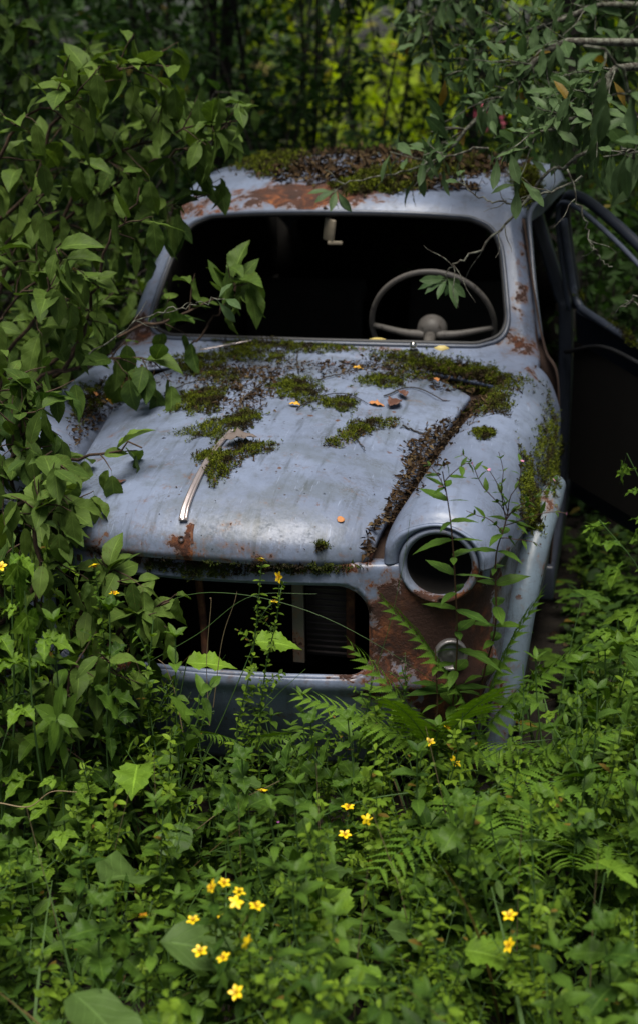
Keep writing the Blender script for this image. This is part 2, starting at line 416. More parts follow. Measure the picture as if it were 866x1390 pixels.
# outer side wall with wheel arch opening
sw = []
for y in (.165, .22, .30, .45, .70, .92, 1.22):
    xt = np.interp(y, [s[0] for s in secs], [s[1][-1][0] for s in secs])
    if y < .25: xt = np.interp(y, [.165, .22, .25], [.672, .690, .73])
    xt = np.interp(y, [.165, .22, .30, .45, .70, 1.22], [.674, .694, .712, .735, .765, .778])
    sw.append([(xt, y, .69), (xt-.002, y, .60), (xt-.006, y, .50), (xt-.012, y, .36), (xt-.03, y, .22), (xt-.06, y, .12)])
swa = np.array(sw)
def arch(U, V):
    P = surf(swa, np.clip(U, 0, 5), np.clip(V, 0, 6)); return np.hypot(P[..., 1]-.66, (P[..., 2]-.30))-.365
sR = sheet(swa, 50, 90, holes=(arch,))
# connector between the fender's outer edge and the side wall (a narrow ledge)
def lace(A, B):
    V = np.concatenate([A, B]); n = len(A); i = np.arange(n-1)
    return V, np.stack([i, i+1, i+1+n, i+n], -1)
yy = np.linspace(.165, 1.22, 40)
eu = np.array([surf(fc, np.array([6.]), np.array([np.interp(y, [s[0] for s in secs], range(len(secs)))]))[0] for y in yy])
lu = np.array([surf(swa, np.array([0.]), np.array([np.interp(y, [q[0][1] for q in sw], range(len(sw)))]))[0] for y in yy])
ledge = lace(eu, lu-[0, 0, .002])
tt_ = np.linspace(0, 6, 60); A0 = surf(fc, tt_, np.zeros(60)); an = np.arctan2(A0[:, 2]-.692, A0[:, 0]-.563); an[0] = PI; an[-1] = 0
fr_rows = []
for q, (yy_, rr_) in enumerate(((0, 0), (-.007, .30), (-.004, .65), (.006, 1.0))):
    C0 = np.stack([.563+.093*np.cos(an), np.full(60, .012), .692+.093*np.sin(an)], 1); B0 = A0+(C0-A0)*rr_; B0[:, 1] += yy_; fr_rows.append(B0)
fr_rows = np.array(fr_rows); fF = (fr_rows.reshape(-1, 3), np.stack([np.arange(240).reshape(4, 60)[:-1, :-1], np.arange(240).reshape(4, 60)[1:, :-1], np.arange(240).reshape(4, 60)[1:, 1:], np.arange(240).reshape(4, 60)[:-1, 1:]], -1).reshape(-1, 4))
fR = join(fR, fF)
fen = cpart('fender', fR, m_fender, sol=.006); tag(fen, 'fender on the headlight side, streaked and mossy at its shoulder')
cpart('fender', mirror(*fR), m_fender, sol=.006)
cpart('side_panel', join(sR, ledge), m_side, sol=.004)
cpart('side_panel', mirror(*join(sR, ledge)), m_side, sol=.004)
# wheel arch lip
ar = np.array([(.690, .235, .10), (.705, .250, .22), (.722, .288, .36), (.738, .345, .50), (.757, .43, .61), (.776, .54, .672), (.786, .66, .690), (.790, .80, .665), (.778, .90, .615), (.765, .97, .54)])
fl = tube(smooth_path(ar, 70), np.interp(np.linspace(0, 1, 70), [0, .15, .42, .62, .8, 1], [.036, .039, .041, .038, .027, .018]), 14)
cpart('wheel_arch_lip', fl, m_flare); cpart('wheel_arch_lip', mirror(*fl), m_flare)
# front panel -----------------------------------------------------
plan = np.array([(-.674, .168), (-.655, .105), (-.615, .055), (-.55, .03), (-.46, .008), (-.36, -.015), (-.2, -.038), (0, -.048), (.2, -.038), (.36, -.015), (.46, .008), (.55, .03), (.615, .055), (.655, .105), (.674, .168)])
tn = np.gradient(plan, axis=0); nn = np.stack([tn[:, 1], -tn[:, 0]], -1); nn /= np.linalg.norm(nn, axis=1)[:, None]
fz = [(.690, .012), (.684, .0), (.66, -.003), (.60, -.004), (.52, -.004), (.45, -.004), (.415, -.014), (.385, -.020), (.35, -.004), (.29, .016), (.22, .044), (.12, .09)]
fpc = np.array([[(p[0]-n_[0]*o_, p[1]-n_[1]*o_, z) for p, n_ in zip(plan, nn)] for z, o_ in fz])
def grille(U, V):
    P = surf(fpc, np.clip(U, 0, 14), np.clip(V, 0, 11)); x, z = P[..., 0], P[..., 2]
    # rounded box, its upper corners cut wider than the lower ones
    zc, hz, hx, rr = .524, .120, .408, .06
    rr = np.where(z > zc, .085, .05)
    qx = np.abs(x)-(hx-rr); qz = np.abs(z-zc)-(hz-rr)
    return np.hypot(np.maximum(qx, 0), np.maximum(qz, 0))+np.minimum(np.maximum(qx, qz), 0)-rr
def lamp_hole(sg):
    def f(U, V):
        P = surf(fpc, np.clip(U, 0, 14), np.clip(V, 0, 11)); return np.hypot(P[..., 0]-sg*.563, P[..., 2]-.692)-.090
    return f
fp = sheet(fpc, 190, 80, holes=(grille, lamp_hole(1), lamp_hole(-1)))
fpo = cpart('front_panel', fp, m_front, sol=.003); tag(fpo, 'front panel with empty grille opening, rusted brown below the lamp')
# rolled edge round the opening
th = []
zc, hz, hx = .524, .120, .408
for cx, cz, r_, a0 in ((hx-.085, zc+hz-.085, .085, 0), (-(hx-.085), zc+hz-.085, .085, 90), (-(hx-.05), zc-hz+.05, .05, 180), (hx-.05, zc-hz+.05, .05, 270)):
    for a in np.linspace(a0, a0+90, 12): th.append((cx+r_*math.cos(R(a)), cz+r_*math.sin(R(a))))
th = np.array(th)
d_ = np.r_[0, np.cumsum(np.linalg.norm(np.diff(np.r_[th, th[:1]], axis=0), axis=1))]
tt = np.linspace(0, d_[-1], 160, endpoint=False); thc = np.r_[th, th[:1]]
gx = np.interp(tt, d_, thc[:, 0]); gz = np.interp(tt, d_, thc[:, 1])
gy = np.interp(gx, plan[:, 0], plan[:, 1])+.006
gy += np.interp(gz, [f[0] for f in fz][::-1], [f[1] for f in fz][::-1])
cpart('grille_lip', tube(np.stack([gx, gy, gz], 1), .0075, 8, closed=True), m_front)
# top rail (the slam panel behind the hood's front edge)
rail = []
for z, dy in ((.686, .0), (.690, .02), (.684, .06), (.672, .10), (.655, .14)):
    rail.append([(x, float(np.interp(x, plan[:, 0], plan[:, 1]))+dy+.002, z) for x in np.linspace(-.44, .44, 13)])
cpart('slam_panel', sheet(rail, 60, 14), m_front, sol=.004)
# headlight rings and buckets
for sg in (1, -1):
    o0 = (.563*sg, .012, .692); axl = (0.03*sg, -1, .0)
    hr = cpart('headlight_ring', lathe([(.096, -.055), (.0955, -.012), (.094, .000), (.091, .007), (.087, .009), (.082, .006), (.0785, .000), (.0765, -.006), (.076, -.014)], 56, o0, axl), m_ring)
    tag(hr, 'rusty round headlight ring with no lamp in it' if sg > 0 else None)
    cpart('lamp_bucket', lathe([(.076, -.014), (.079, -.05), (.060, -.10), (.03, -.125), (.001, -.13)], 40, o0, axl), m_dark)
cpart('screw_boss', lathe([(.011, -.004), (.010, .004), (.007, .005), (.0055, .001), (.001, .001)], 16, (.573, .000, .6105), (0, -1, -.1)), m_darkrust, hr if False else None, shell=False)
# small round side lamp
for sg in (1, -1):
    oc = (.592*sg, float(np.interp(.592, plan[:, 0], plan[:, 1]))-.014, .462)
    la = cpart('side_lamp', lathe([(.040, -.005), (.041, .008), (.037, .016), (.032, .013), (.030, .004)], 28, oc, (.25*sg, -1, 0)), m_lens)
    cpart('lens', lathe([(.030, .004), (.022, .001), (.020, .005), (.012, .002), (.006, .006), (.0005, .007)], 28, oc, (.25*sg, -1, 0)), m_lens, la)
    if sg > 0: tag(la, 'small round side lamp with dull metal rim')
# grille interior: posts, radiator, dark bay
cpart('grille_post', tube(smooth_path([(-.04, .04, .66), (-.035, .05, .56), (-.028, .045, .47), (-.022, .03, .40)], 14), .010, 6), m_rust, smooth=False)
m_post = paint('flaking_post_enamel', rust_amt=.15, base=(.11, .10, .08))
cpart('grille_post', box((.215, .05, .53), (.030, .012, .26)), m_post, bev=.002)
cpart('grille_post', box((.335, .10, .53), (.022, .012, .26)), m_rust, bev=.002)
rad = [box((.275, .115, .53), (.105, .03, .26))]
for k in range(16): rad.append(box((.275, .098, .41+.0155*k), (.10, .006, .006)))
cpart('radiator', join(*rad), simple('radiator_rust', (.045, .035, .032), .8, nscale=40, var=.5), smooth=False)
bay = [box((0, 1.02, .5), (1.3, .02, .8)), box((0, .55, .16), (1.25, .95, .02)), box((.48, .6, .45), (.02, .85, .5)), box((-.48, .6, .45), (.02, .85, .5)), box((0, .5, .45), (.4, .4, .35))]
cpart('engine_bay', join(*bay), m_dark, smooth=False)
# gutter between hood and fender (holds litter)
gp = []
for (y, xi, zi, xo, zo) in ((.02, .38, .66, .44, .66), (.1, .40, .715, .445, .72), (.3, .43, .765, .465, .765), (.55, .46, .80, .495, .80), (.8, .49, .835, .55, .84), (.95, .50, .86, .62, .87), (1.08, .45, .90, .68, .905), (1.2, .3, .93, .70, .93)):
    gp.append([(xi+(xo-xi)*t, y, zi+(zo-zi)*t-.008*math.sin(PI*t)) for t in np.linspace(0, 1, 5)])
gR = sheet(gp, 12, 60)
cpart('gutter_panel', gR, m_darkrust); cpart('gutter_panel', mirror(*gR), m_darkrust)
# cowl + windscreen surround + roof --------------------------------
rows = [  # yc, zc, ycorner, zcorner, halfwidth, side push (dx), side back (dy), side drop (dz)
 (1.065, .945, .97, .895, .655, .03, .03, -.03),
 (1.11, .968, 1.08, .925, .665, .03, .04, -.02),
 (1.165, .985, 1.28, .965, .664, .030, .05, -.005),
 (1.27, 1.105, 1.375, 1.085, .640, .026, .055, 0),
 (1.375, 1.235, 1.475, 1.210, .612, .024, .055, 0),
 (1.49, 1.365, 1.58, 1.328, .580, .024, .05, -.008),
 (1.60, 1.422, 1.68, 1.378, .588, .028, .02, -.030),
 (1.90, 1.475, 1.93, 1.425, .620, .030, 0, -.045),
 (2.40, 1.500, 2.40, 1.450, .650, .032, 0, -.045),
 (2.90, 1.465, 2.88, 1.41, .64, .034, 0, -.045),
 (3.25, 1.26, 3.20, 1.20, .55, .04, 0, -.03),
 (3.55, 1.0, 3.5, .96, .55, .05, 0, -.02),
]
us = (-1, -.94, -.80, -.45, 0, .45, .80, .94, 1)
cc = []
for (yc, zc_, ye, ze, wd, dx, dy, dz) in rows:
    r_ = []
    for u in us:
        a = abs(u); r_.append((u*wd, yc+(ye-yc)*a**2.2, zc_+(ze-zc_)*a**2.4))
    L = [(-wd-dx*1.25, ye+dy*1.9, ze+dz*2.2), (-wd-dx, ye+dy, ze+dz)]; Rr = [(wd+dx, ye+dy, ze+dz), (wd+dx*1.25, ye+dy*1.9, ze+dz*2.2)]
    cc.append(L+r_+Rr)
cc = np.array(cc)
ucol = np.interp
uf = np.array([-1.15, -1.06]+list(us)+[1.06, 1.15])
def ws_hole(U, V):
    x = np.interp(U, range(13), uf); zn = (V-2.02)/(5.0-2.02)      # 0 bottom, 1 top
    X = x*1.25; Z = (zn-.5)*.86       # metric-ish box: half sizes
    hx_, hz_, r_ = .915*1.25, .43, .24
    qx = np.abs(X)-(hx_-r_); qz = np.abs(Z)-(hz_-r_)
    return (np.hypot(np.maximum(qx, 0), np.maximum(qz, 0))+np.minimum(np.maximum(qx, qz), 0)-r_)
cabin = cpart('cabin_shell', sheet(cc, 150, 170, holes=(ws_hole,)), m_cabin, sol=.012)
tag(cabin, 'windscreen surround and roof in peeling blue grey paint')
# seal following the opening
def ws_loop(inset, n=200):
    out = []
    hx_, hz_, r_ = .915*1.25-inset, .43-inset, .24-inset
    for cx, cz, a0 in ((hx_-r_, hz_-r_, 0), (-(hx_-r_), hz_-r_, 90), (-(hx_-r_), -(hz_-r_), 180), (hx_-r_, -(hz_-r_), 270)):
        for a in np.linspace(a0, a0+90, 16): out.append((cx+r_*math.cos(R(a)), cz+r_*math.sin(R(a))))
    out = np.array(out+[out[0]]); d = np.r_[0, np.cumsum(np.linalg.norm(np.diff(out, axis=0), axis=1))]
    t = np.linspace(0, d[-1], n, endpoint=False); X = np.interp(t, d, out[:, 0]); Z = np.interp(t, d, out[:, 1])
    U = np.interp(X/1.25, uf, range(13)); V = (Z/.86+.5)*(5.0-2.02)+2.02
    return surf(cc, U, V)
cpart('windscreen_seal', tube(ws_loop(.0)+[0, -.001, 0], .0075, 8, closed=True), m_seal)
cpart('windscreen_seal', tube(ws_loop(.020)+[0, .008, -.0], .0085, 8, closed=True), m_rubber)
# door sill, floor, rear cabin, b pillar, interior
inner = [box((0, 2.2, .22), (1.45, 2.3, .02)), box((0, 3.3, .6), (1.4, .02, .9)), box((-.74, 2.2, .55), (.03, 2.2, .75)), box((.74, 2.95, .6), (.03, 1.3, .8)),
         box((-.66, 2.5, 1.13), (.02, 1.6, .42), None), box((0, 3.22, 1.0), (1.3, .02, .5))]
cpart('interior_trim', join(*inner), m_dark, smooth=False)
cpart('inner_sill', box((.73, 1.75, .21), (.10, 1.1, .12)), m_bpillar, bev=.01)
def plate(pts, t, axis=0, off=0):
    pass
bp = []
for z, x, y0, y1 in ((.2, .77, 2.12, 2.26), (.5, .775, 2.12, 2.26), (.93, .765, 2.12, 2.24), (1.0, .745, 2.125, 2.22), (1.2, .675, 2.13, 2.20), (1.38, .615, 2.14, 2.2)):
    bp.append([(x-.05, y0, z), (x-.01, y0-.004, z), (x, y0+.01, z), (x, y1, z)])
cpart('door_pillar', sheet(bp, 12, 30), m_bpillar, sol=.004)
# front door post (behind the fender)
ap = []
for z, x, y0 in ((.2, .765, 1.22), (.6, .775, 1.22), (.88, .765, 1.22), (.96, .72, 1.28), (1.1, .675, 1.40), (1.33, .615, 1.60)):
    ap.append([(x, y0, z), (x-.004, y0+.05, z), (x-.05, y0+.055, z), (x-.05, y0+.10, z)])
cpart('hinge_post', sheet(ap, 10, 40), m_darkrust, sol=.004)
cpart('drip_rail', tube(smooth_path([(.700, 1.33, .99), (.672, 1.44, 1.10), (.645, 1.55, 1.24), (.628, 1.68, 1.345), (.660, 1.9, 1.385), (.690, 2.3, 1.405), (.69, 2.7, 1.38)], 50), .009, 6), m_seal)
# dashboard
dash = [[(x, 1.20+dy+.06*(x/.6)**2, z) for x in np.linspace(-.62, .62, 9)] for dy, z in ((0, .965), (.06, .962), (.12, .945), (.15, .90), (.15, .75), (.12, .68))]
dsh = cpart('dashboard', sheet(dash, 40, 24), simple('dark_dashboard', (.022, .021, .02), .6, nscale=20, var=.4), sol=.01)
for px, py in ((512, 465), (598, 473)):
    c0 = at(px, py, 'y', 1.22); cpart('gauge_cap', lathe([(.034, -.01), (.033, .004), (.026, .011), (.012, .015), (.0005, .016)], 24, c0, (0, .1, 1), (0, 1, 0)), m_yellow, dsh)
# steering wheel
sc_ = at(587, 443, 'y', 1.52); axw = np.array([0, -.80, -.60])   # column axis toward the dash
axw = np.array([-.0, -.927, -.375]); axw /= np.linalg.norm(axw)
X_ = np.array([1., 0, 0]); Y_ = np.cross(axw, X_); Y_ /= np.linalg.norm(Y_)
if Y_[2] < 0: Y_ = -Y_
sw_o = cpart('steering_wheel', tube([sc_+X_*.208*math.cos(t)+Y_*.208*math.sin(t) for t in np.linspace(0, 2*PI, 72, endpoint=False)], .0095, 10, closed=True), m_wheelc)
tag(sw_o, 'thin cream steering wheel with cracked rim and two spokes')
for sg in (1, -1):
    sp = [sc_+X_*sg*.02+axw*.055, sc_+X_*sg*.09+axw*.045, sc_+X_*sg*.205]
    cpart('spoke', tube(smooth_path(sp, 14), np.linspace(.017, .009, 14), 10), m_wheelc, sw_o)
cpart('hub', lathe([(.050, .045), (.050, .02), (.042, -.002), (.026, -.012), (.0005, -.016)], 28, sc_+axw*.05, -axw), m_wheelc, sw_o)
cpart('steering_column', tube([sc_+axw*.02, sc_+axw*.35], .02, 10), m_wheelc, sw_o)
# mirror
mc = at(447, 312, 'y', 1.50)
mo = cpart('rear_view_mirror', box(mc, (.05, .012, .075), np.array(Matrix.Rotation(R(-38), 3, 'Z') @ Matrix.Rotation(R(10), 3, 'Y'))), m_mirror, bev=.004, smooth=False)
cpart('mirror_stem', tube(smooth_path([mc+[0, .01, .03], mc+[.0, .0, .055], mc+[-.015, -.01, .075]], 8), .006, 6), m_darkrust, mo)
cpart('mirror_foot', box(mc+np.array([.02, -.008, -.042]), (.05, .012, .012)), m_mirror, mo, bev=.002)
# seats (barely seen in the dark)
for sx in (.34, -.34):
    st = [[(sx+x, 1.95+dy, z) for x in np.linspace(-.24, .24, 5)] for dy, z in ((-.1, .35), (-.1, .48), (.0, .5), (.35, .48), (.42, .6), (.5, .95), (.56, 1.0), (.62, .95))]
    cpart('seat', sheet(st, 16, 40), simple('mouldy_seat_cloth', (.018, .016, .013), .95, nscale=20, var=.5), sol=.05)
# wiper spindle and arm, on the cowl
bvh_cowl = BVHTree.FromPolygons([Vector(v) for v in car_parts[[i for i in range(len(car_parts))][0]][0]], [tuple(int(i) for i in f) for f in car_parts[0][1]])
# road wheel in the arch
for sg in (1, -1):
    wh = cpart('wheel', lathe([(.16, -.07), (.28, -.075), (.30, -.05), (.302, 0), (.30, .05), (.28, .07), (.17, .06), (.16, .0), (.155, -.06)], 40, (.66*sg, .66, .27), (sg, 0, 0)), simple('old_tyre', (.015, .014, .013), .9, bump=.003))
    cpart('wheel_disc', lathe([(.16, 0), (.13, .03), (.06, .02), (.0005, .035)], 30, (.66*sg, .66, .27), (sg, 0, 0)), m_darkrust, wh)
# opened rear-hinged door ------------------------------------------
dh = np.array([.785, 2.14, 0]); da = R(-61)      # direction from hinge to free edge
D = np.array([math.cos(da), math.sin(da), 0]); Nn = np.array([-D[1], D[0], 0])   # outward
def dp(a, z, t=0): return dh+D*a+np.array([0, 0, z])+Nn*(t+.06*max(0, (z-.95))*-2.2)
lean = lambda z: -.21*max(0., z-.95)
def dp(a, z, t=0): return dh+D*a+np.array([0, 0, z])+Nn*(t+lean(z)*max(.2, 1-1.1*a))+np.array([0, 0, -.12*a*min(1, max(0, (z-.6)/.35))])
dpan = [[dp(a, z, -.02*(((z-.55)/.4)**2)) for a in np.linspace(.02, 1.02, 11)] for z in (.24, .30, .45, .62, .80, .90, .955)]
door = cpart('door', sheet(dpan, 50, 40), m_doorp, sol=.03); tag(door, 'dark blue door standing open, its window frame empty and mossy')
cpart('inner_trim_panel', sheet([[dp(a, z, -.05) for a in np.linspace(.08, .94, 5)] for z in (.32, .5, .7, .86)], 20, 16), m_dark, door)
fr_out = [(.00, .96), (.00, 1.15), (.01, 1.30), (.045, 1.375), (.12, 1.392), (.24, 1.372), (.45, 1.31), (.65, 1.235), (.85, 1.14), (1.01, 1.02)]
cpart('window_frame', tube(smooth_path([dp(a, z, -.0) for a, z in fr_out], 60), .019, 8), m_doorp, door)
cpart('window_frame', tube(smooth_path([dp(a, z, -.045) for a, z in [(a*.97+.02, z-.022*(z > 1)) for a, z in fr_out]], 60), .009, 8), m_seal, door)
cpart('window_ledge', tube(smooth_path([dp(a, z, -.03) for a, z in ((.045, 1.30), (.045, 1.10), (.05, 1.04), (.08, .995), (.14, .982), (.5, .975), (.98, .972))], 40), .015, 8), m_seal, door)
cpart('weather_strip', tube(smooth_path([dp(a, z, -.055) for a, z in ((.02, .80), (.3, .90), (.6, .925), (1.0, .935))], 30), .008, 6), m_rubber, door)

# one BVH of the whole car, for moss, litter, twigs and leaves that rest on it
CV, CFc = join(*[p for p in car_parts])
car_bvh = BVHTree.FromPolygons([Vector(v) for v in CV], [tuple(int(i) for i in f) for f in CFc])
def hit(px, py):
    h = car_bvh.ray_cast(Vector(CAM), Vector(sight(px, py)))
    if not h[0]: return None, None
    n = h[1]
    if n.dot(Vector(sight(px, py))) > 0: n = -n
    return np.array(h[0]), np.array(n)
h0, n0 = hit(561, 480)
sp_ = cpart('wiper_spindle', lathe([(.016, 0), (.015, .012), (.009, .016), (.008, .022)], 18, h0, (0, -.35, 1)), m_rubber, shell=False)
cpart('spindle_cap', lathe([(.0085, .018), (.0115, .024), (.0115, .030), (.008, .037), (.0005, .040)], 18, h0, (0, -.35, 1)), m_bright, sp_, shell=False)
wa = [np.array(hit(x, y)[0])+[0, -.006, .012] for x, y in ((272, 480), (300, 475), (325, 470), (343, 467))]
cpart('wiper_arm', ribbon(np.array(wa), .004, 12, .003), m_chrome, shell=False)
# ------------------------------------------------------------------ leaves
def leafmat(name, ca, cb, vein=.25, trans=.18, spots=.0, old=(.16, .11, .02), oldamt=.03, rough=.5, nv=7, spec=.18):
    M = MT(name); t = M
    rpi = t.n('ShaderNodeNewGeometry').outputs['Random Per Island']
    oi = t.n('ShaderNodeObjectInfo').outputs['Random']
    f = t.math('ADD', t.math('MULTIPLY', rpi, .5), t.math('MULTIPLY', oi, .5))
    c = t.mix(f, ca, cb)
    uv = t.n('ShaderNodeTexCoord').outputs['UV']; x = t.xyz(uv)
    ax_ = t.math('ABSOLUTE', t.math('SUBTRACT', x[0], .5))
    mid = t.smooth(ax_, .045, .015)
    ph = t.math('MULTIPLY', t.math('SUBTRACT', x[1], t.math('MULTIPLY', ax_, .55)), nv*2*PI)
    vn = t.smooth(t.math('SINE', ph), .86, 1.)
    vv = t.math('MAXIMUM', mid, t.math('MULTIPLY', vn, .55))
    light = tuple(min(1, v*1.9+.012) for v in cb)
    c = t.mix(t.math('MULTIPLY', vv, vein), c, light)
    nz = t.noise(26, 4, .6)
    c = t.mix(t.math('MULTIPLY', t.smooth(nz, .35, .7), .30), c, tuple(v*.45 for v in ca))
    c = t.mix(t.smooth(t.math('FRACT', t.math('MULTIPLY', rpi, 37.3)), 1-oldamt, 1-oldamt+.004), c, old)
    if spots:
        vo = t.n('ShaderNodeTexVoronoi'); vo.inputs['Scale'].default_value = 130; t.l(t.pos(), vo.inputs['Vector'])
        sm = t.math('MULTIPLY', t.smooth(vo.outputs['Distance'], .30, .18), t.smooth(t.noise(14, 2, .5, off=5), .52, .62))
        c = t.mix(t.math('MULTIPLY', sm, spots), c, (.07, .045, .015))
    t.l(c, t.b.inputs['Base Color']); t.b.inputs['Roughness'].default_value = rough; t.b.inputs['Specular IOR Level'].default_value = spec
    t.bump(t.math('ADD', t.math('MULTIPLY', vv, -.6), t.math('MULTIPLY', nz, .5)), .0012)
    if trans:
        tr = t.n('ShaderNodeBsdfTranslucent'); mx = t.n('ShaderNodeMixShader'); mx.inputs[0].default_value = trans
        hs = t.n('ShaderNodeHueSaturation'); hs.inputs['Saturation'].default_value = 1.15; hs.inputs['Value'].default_value = 1.6; t.l(c, hs.inputs['Color']); t.l(hs.outputs[0], tr.inputs[0])
        t.l(t.b.outputs[0], mx.inputs[1]); t.l(tr.outputs[0], mx.inputs[2]); t.l(mx.outputs[0], t.out.inputs[0])
    return M.m
def bark(name, a, b, rough=.85):
    M = MT(name); n = M.noise(60, 6, .7); M.l(M.mix(M.smooth(n, .4, .62), a, b), M.b.inputs['Base Color']); M.b.inputs['Roughness'].default_value = rough
    M.bump(n, .003); return M.m
L_cherry = leafmat('bird_cherry_leaf', (.026, .060, .012), (.120, .188, .034), vein=.30, spots=.6, oldamt=.012, nv=7, rough=.55, spec=.12)
L_willow = leafmat('willow_leaf', (.040, .078, .030), (.095, .155, .058), vein=.35, spots=.3, oldamt=.015, nv=8, rough=.5)
L_wort = leafmat('small_oval_leaf', (.034, .088, .009), (.190, .300, .022), vein=.2, oldamt=.015, nv=4)
L_herb = leafmat('herb_leaf', (.022, .060, .009), (.105, .195, .022), vein=.3, oldamt=.004, nv=6)
L_rasp = leafmat('raspberry_leaf', (.050, .115, .010), (.170, .290, .026), vein=.42, oldamt=.0, nv=8, rough=.55)
L_fern = leafmat('fern_leaf', (.070, .150, .016), (.15, .27, .03), vein=.1, oldamt=.0, nv=3)
L_dock = leafmat('dock_leaf', (.045, .085, .022), (.085, .150, .035), vein=.35, spots=.2, oldamt=.0, nv=8, rough=.5)
L_grass = leafmat('grass_blade', (.040, .095, .020), (.09, .17, .04), vein=.0, oldamt=.10, old=(.16, .12, .05))
L_dry = leafmat('dry_stalk', (.10, .07, .03), (.20, .15, .07), vein=0, oldamt=.3, trans=0)
L_far = leafmat('sunlit_far_leaf', (.08, .16, .008), (.42, .52, .035), vein=0, trans=.45, oldamt=.04, old=(.30, .28, .05))  # sunlight on the far woods is put into this bright leaf colour
L_mid = leafmat('shaded_thicket_leaf', (.018, .045, .012), (.050, .100, .024), vein=0, trans=.3, oldamt=.02, old=(.16, .13, .03))  # shade in the thicket is put into this darker leaf colour
L_under = leafmat('undergrowth_leaf', (.014, .036, .008), (.045, .095, .016), vein=.15, oldamt=.05)
B_dark = bark('dark_bark', (.012, .010, .008), (.040, .033, .025))
B_twig = bark('brown_twig', (.030, .016, .008), (.075, .045, .025))
B_lich = bark('lichened_bark', (.035, .028, .02), (.17, .18, .14))
B_green = simple('green_stem', (.050, .105, .025), .5, var=.3)
B_red = simple('reddish_stem', (.065, .030, .018), .5, var=.4)
M_petal = simple('yellow_petal', (.86, .62, .01), .45, nscale=200, var=.12)
M_stamen = simple('orange_stamen', (.62, .28, .01), .5, var=.2)
M_pink = simple('pink_petal', (.55, .22, .36), .5, var=.2)
M_purple = simple('purple_petal', (.22, .05, .20), .5, var=.3)

def leaf_T(w=.5, rows=8, serr=.0, peak=.42, fold=.10, droop=.18, tip=1.0, base=.75, wave=.0, cols=4, petiole=.0):
    """one leaf: length 1 along +Y, width w; returns V, F, UV"""
    t = np.linspace(0, 1, rows+1)
    e = math.log(.5)/math.log(peak); s = t**e       # s=.5 at the widest point
    hw = np.sin(PI*np.clip(s, 0, 1))**np.where(t < peak, base, tip)*w/2
    hw[0] = .004; hw[-1] = .002
    if serr: hw[1:-1] *= 1+serr*np.where(np.arange(1, rows) % 2, 1, -1)
    c = np.linspace(-1, 1, cols+1)
    X = hw[:, None]*c[None]; Y = np.repeat(t[:, None], cols+1, 1)
    Z = np.abs(X)*fold*2-droop*Y**2+wave*np.sin(Y*17+np.sign(X)*1.)*np.abs(c)[None]*hw[:, None]
    Y = Y+petiole
    V = np.stack([X, Y, Z], -1).reshape(-1, 3)
    UV = np.stack([np.repeat(((c+1)/2)[None], rows+1, 0), np.repeat(t[:, None], cols+1, 1)], -1).reshape(-1, 2)
    idx = np.arange((rows+1)*(cols+1)).reshape(rows+1, cols+1)
    F = np.stack([idx[:-1, :-1], idx[:-1, 1:], idx[1:, 1:], idx[1:, :-1]], -1).reshape(-1, 4)
    if petiole:
        n = len(V); V = np.concatenate([V, [[-.006, 0, .01], [.006, 0, .01], [.006, petiole+.02, 0], [-.006, petiole+.02, 0]]])
        UV = np.concatenate([UV, [[.49, 0], [.51, 0], [.51, .05], [.49, .05]]]); F = np.concatenate([F, [[n, n+1, n+2, n+3]]])
    return V, F, UV
def merge_T(Ts):
    Vs, Fs, Us, o = [], [], [], 0
    for V, F, U in Ts: Vs.append(V); Fs.append(F+o); Us.append(U); o += len(V)
    return np.concatenate(Vs), np.concatenate(Fs), np.concatenate(Us)
def xform_T(T, rz=0, rx=0, s=1., off=(0, 0, 0)):
    V, F, U = T; M_ = np.array(Matrix.Rotation(rz, 3, 'Z') @ Matrix.Rotation(rx, 3, 'X'))
    return (V*s)@M_.T+np.array(off), F, U
T_cherry = [leaf_T(.52, 22, .025, .46, .12, .22, 1.0, .62, .05, petiole=.14), leaf_T(.56, 22, .025, .48, .22, .42, 1.05, .62, .07, petiole=.14), leaf_T(.48, 22, .03, .44, .06, .08, 1.0, .66, .04, petiole=.14), leaf_T(.50, 22, .03, .5, .30, .30, 1.0, .62, .12, petiole=.14)]
T_willow = [leaf_T(.36, 9, .0, .60, .08, .15, .9, 1.0, .16, petiole=.08), leaf_T(.32, 9, .02, .58, .14, .30, .9, 1.0, .12, petiole=.08)]
T_oval = [leaf_T(.52, 5, 0, .48, .12, .15, .7, .7, cols=2), leaf_T(.46, 5, 0, .5, .05, .3, .7, .7, cols=2)]
T_herb = [leaf_T(.52, 14, .03, .42, .12, .28, 1.0, .6, .04), leaf_T(.46, 14, .03, .44, .08, .14, 1.0, .6, .05)]
T_lance = [leaf_T(.36, 14, .04, .40, .10, .28, 1.1, .7, .05), leaf_T(.33, 14, .04, .42, .06, .12, 1.1, .7, .05)]
T_rasp = [leaf_T(.66, 20, .10, .38, .10, .24, 1.3, .6, .16), leaf_T(.60, 20, .10, .40, .14, .12, 1.3, .6, .18)]
_r = T_rasp[0]; _q = T_rasp[1]
T_tri = [merge_T([xform_T(_r, 0, 0, .62, (0, .40, 0)), xform_T(_q, R(68), R(-8), .50, (-.01, .36, 0)), xform_T(_q, R(-68), R(-6), .50, (.01, .36, 0)), leaf_T(.02, 2, 0, fold=0, droop=0, cols=2)])]
T_palm = [merge_T([xform_T(leaf_T(.50, 12, .18, .55, .12, .15, .9, 1.1, .10), R(a), R(-4), s, (0, .18, 0)) for a, s in ((0, .62), (52, .58), (-52, .58), (105, .46), (-105, .46))]+[xform_T(leaf_T(.03, 2, 0, cols=2, droop=0), s=.2)])]
T_dock = [leaf_T(.46, 12, 0, .42, .08, .30, .9, .6, .14), leaf_T(.52, 12, 0, .45, .16, .45, .9, .6, .2)]
